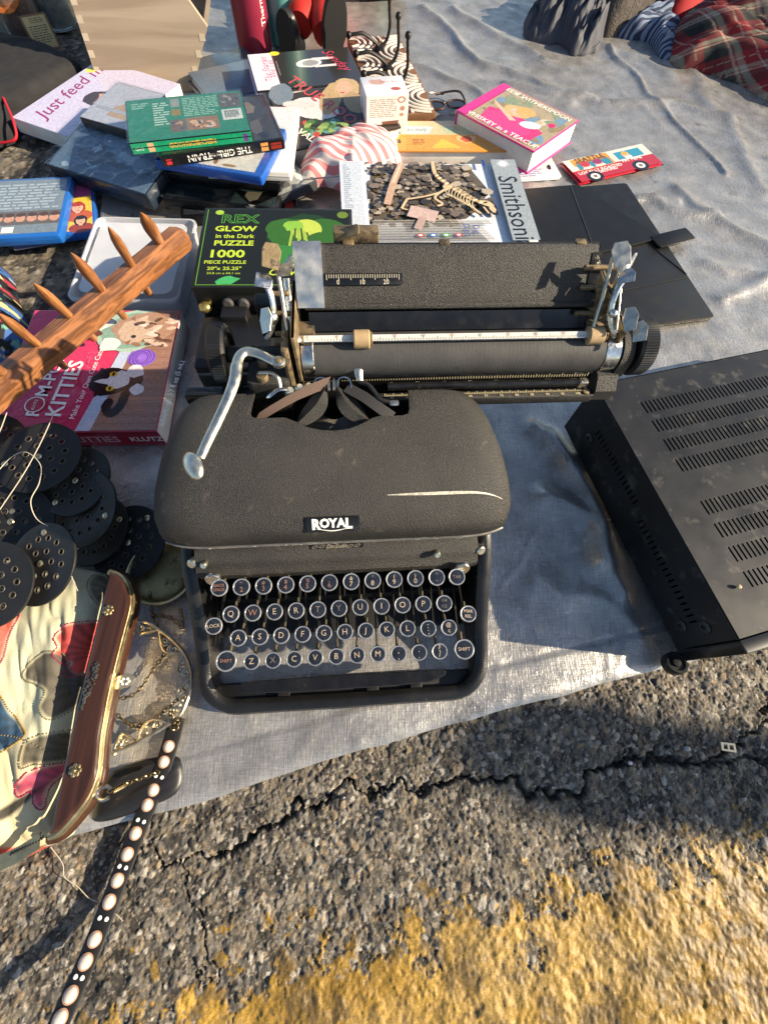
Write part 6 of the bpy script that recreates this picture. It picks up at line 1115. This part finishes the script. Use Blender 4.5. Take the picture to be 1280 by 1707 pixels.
# --- evening purse: filigree frame, chain and black body
TH = thing('evening_purse', 'black evening purse with a scrolled silver-brass frame and chain, beside the floral handbag', 'purse', T(*P(235, 1290, .004)))
child(cushion('purse_body', pz([(175, 1300), (200, 1280), (262, 1262), (300, 1268), (296, 1320), (240, 1350), (170, 1372), (150, 1360)], .010), .004, .008, M('black_satin', (.012, .012, .013), .4, var=.2), 5, .4, .002, 30, .4, 91), TH)
pew = M('pewter_brass', (.52, .46, .34), .36, .95, var=.35, vscale=150, rvar=.1); arc = [(232, 1036), (250, 1040), (282, 1062), (305, 1085), (318, 1112), (320, 1140), (312, 1170), (298, 1196), (275, 1212), (240, 1232), (212, 1246), (190, 1252)]
A3 = spline([P(x, y, .018) for x, y in arc], 8); inn = []
for i, p in enumerate(A3):
    t = (A3[min(i+1, len(A3)-1)]-A3[max(i-1, 0)]).normalized(); n = Vector((t.y, -t.x, 0)); inn.append((p, t, n))
fm = MB()
fm.tube([p+n*(.0002) for p, t, n in inn], .0018, 7); k = len(inn)
for s in range(7):
    seg = inn[int(s*(k-1)/7):int((s+1)*(k-1)/7)+1]
    if len(seg) < 3: continue
    m_ = len(seg); fm.tube([p+n*(.0125*math.sin(math.pi*i/(m_-1))) for i, (p, t, n) in enumerate(seg)], .0016, 6)
    for q, dirn in ((int(m_*.3), 1), (int(m_*.7), -1)):
        p, t, n = seg[q]; c = p+n*.0052; fm.tube([c+(t*dirn*math.cos(a_)+n*math.sin(a_))*(.0046*(1-a_/9.5)) for a_ in np.linspace(0, 8, 22)], .0013, 5)
child(ob('filigree_frame', fm, pew), TH); pearl = M('pearl', hx('#c9b6a2'), .22, coat=.6, sss=.1)
for x, y in ((227, 1033), (191, 1257), (319, 1115), (313, 1142), (301, 1176)): child(ob('frame_pearl', MB().sphere(P(x, y, .017), .0026, 12), pearl if y > 1050 and y < 1200 else M('pale_gold')), TH)
chm = M('dark_brass_chain', (.20, .15, .08), .38, .95, var=.3, vscale=300)
def chain(paths):
    mb = MB()
    for pts, z in paths:
        cs = spline([P(x, y, z) for x, y in pts], 14); acc = 9; pr = cs[0]; fl_ = 0
        for i, p in enumerate(cs):
            acc += (p-pr).length; pr = p
            if acc > .0036:
                acc = 0; t = (cs[min(i+1, len(cs)-1)]-cs[max(i-1, 0)]).normalized(); fl_ ^= 1; n = Vector((-t.y, t.x, 0)) if fl_ else Vector((-t.y*.5, t.x*.5, .85)); n.normalize()
                mb.tube([p+t*.0028*math.cos(a_)+n*.0017*math.sin(a_) for a_ in np.linspace(0, 2*math.pi, 10, endpoint=False)], .00062, 5, True)
    return mb
for pth_ in [([(250, 990), (256, 1030), (272, 1060), (276, 1085), (256, 1115), (232, 1150), (212, 1162), (188, 1165)], .014), ([(255, 1025), (285, 1030), (304, 1045), (300, 1015)], .013), ([(188, 1185), (222, 1210), (255, 1200), (285, 1175), (305, 1160)], .014), ([(185, 1318), (215, 1305), (245, 1294), (262, 1288)], .024), ([(285, 1190), (290, 1205), (300, 1200), (293, 1215), (284, 1212)], .02)]: child(ob('chain', chain([pth_]), chm, None, None, 'stuff'), TH)
child(ob('spring_coil', MB().tube([P(192+18*i/60, 1319-10*i/60, .026)+Vector((.0003*math.cos(i*1.4), .0016*math.cos(i*1.4), .0016*math.sin(i*1.4))) for i in range(60)], .0005, 5), gold), TH)

# --- pearl-studded strap
TH = thing('pearl_studded_strap', 'black leather strap studded with big pearls and pairs of crystals, trailing onto the asphalt', 'strap', T(*P(282, 1245, .006)))
SP = [(296, 1196, .016), (284, 1240, .013), (262, 1305, .011), (225, 1395, .010), (187, 1495, .012), (150, 1590, .020), (118, 1662, .030), (88, 1730, .040), (60, 1800, .05)]
S3 = spline([P(*q) for q in SP], 14); rg = []
for i, p in enumerate(S3):
    t = (S3[min(i+1, len(S3)-1)]-S3[max(i-1, 0)]).normalized(); n = Vector((t.y, -t.x, 0)).normalized(); h_ = .0078; rg.append([p-n*h_-Vector((0, 0, .0012)), p+n*h_-Vector((0, 0, .0012)), p+n*h_, p+n*(h_-.0012)+Vector((0, 0, .0008)), p-n*(h_-.0012)+Vector((0, 0, .0008)), p-n*h_])
child(ob('band', MB().rings(rg), M('strap_leather', (.010, .010, .010), .45, var=.25, bump=.25, bscale=1500)), TH)
pmz = M('strap_pearl', hx('#d8cbbd'), .18, coat=.7, sss=.15, var=.08, vscale=120); ring_m = M('pearl_setting', hx('#c99a7a'), .4, .3)
def nearest(px, py): return min(range(len(S3)), key=lambda i: (S3[i]-P(px, py, S3[i].z)).length)
pe = MB().sphere((0, 0, 0), .0049, 20, sz=.5).mesh('pearl'); ps_ = MB().lathe([(.0052, -.0006), (.0054, .0006), (.0046, .0010)], 22).mesh('pearl_setting'); cr_ = MB().sphere((0, 0, 0), .0018, 8, sz=.8).mesh('crystal')
for px, py in ((282, 1245), (272, 1270), (257, 1315), (246, 1343), (229, 1390), (217, 1421), (198, 1470), (184, 1504), (163, 1564), (148, 1600), (124, 1661), (106, 1697)):
    i = nearest(px, py); p = S3[i]+Vector((0, 0, .0014)); t = (S3[min(i+1, len(S3)-1)]-S3[max(i-1, 0)]).normalized(); tilt = t.to_track_quat('X', 'Z').to_matrix().to_4x4()
    q = child(ob('pearl', pe, pmz, None, T(*p) @ tilt), TH); ob('pearl_setting', ps_, ring_m, q)
for px, py in ((266, 1292), (238, 1367), (207, 1445), (173, 1532), (135, 1628)):
    i = nearest(px, py); p = S3[i]; t = (S3[min(i+1, len(S3)-1)]-S3[max(i-1, 0)]).normalized(); n = Vector((t.y, -t.x, 0))
    for s in (-1, 1): child(ob('crystal', cr_, M('crystal'), None, T(*(p+n*s*.0030+Vector((0, 0, .0012))))), TH)

# ---------------------------------------------------------------- litter on the asphalt
c = P(1210, 1245, .002); tag(ob('metal_clasp', fill2d('metal_clasp', [[(-.0075, -.004), (.0075, -.004), (.0075, .004), (-.0075, .004)], [(-.005, -.002), (-.001, -.002), (-.001, .002), (-.005, .002)], [(.001, -.002), (.005, -.002), (.005, .002), (.001, .002)]], .0018, .0003), M('pale_gold'), None, T(c.x, c.y, .004) @ R(-8)), 'tiny pale metal clasp lying in the asphalt crack', 'clasp')
for (x, y, r_, c_, lab) in ((570, 1330, .0035, (.03, .03, .035), 'small black bead beside the asphalt crack'), (1050, 1272, .0022, (.6, .6, .62), 'tiny silvery bead lying by the asphalt crack'), (1145, 1248, .0032, (.36, .36, .36), 'grey pebble sitting at the edge of the crack')):
    tag(ob('bead' if 'bead' in lab else 'pebble', MB().sphere((0, 0, 0), r_, 10, R(30, 'X') @ S(1, .8, .8)), M('m'+lab[:14], c_, .3), None, T(*P(x, y, .004))), lab, 'bead' if 'bead' in lab else 'pebble')
TH = thing('loose_hair', 'thin pale fibre curling across the asphalt by the pearl strap', 'fibre', T(*P(130, 1460, .004)))
child(ob('strand', MB().tube(spline([P(x, y, .006) for x, y in ((85, 1412), (105, 1440), (108, 1462), (130, 1478), (150, 1498), (175, 1508), (195, 1525), (205, 1535))], 6), .00035, 5), M('pale_thread')), TH)
# ---------------------------------------------------------------- made-up post out of view to the right, added to shade the asphalt
TH = thing('shadow_post', 'added dark post out of view that shades the asphalt', 'post', T(3.2, -.452, -.022))
part('post', MB().lathe([(.052, 0), (.052, 1.5), (.05, 1.53)], 28), blkm, TH); part('cap', MB().lathe([(.056, 1.53), (.06, 1.54), (.054, 1.58), (.03, 1.61), (.002, 1.62)], 28), blkm, TH); part('base_ring', MB().lathe([(.085, 0), (.085, .012), (.06, .02)], 28), blkm, TH)
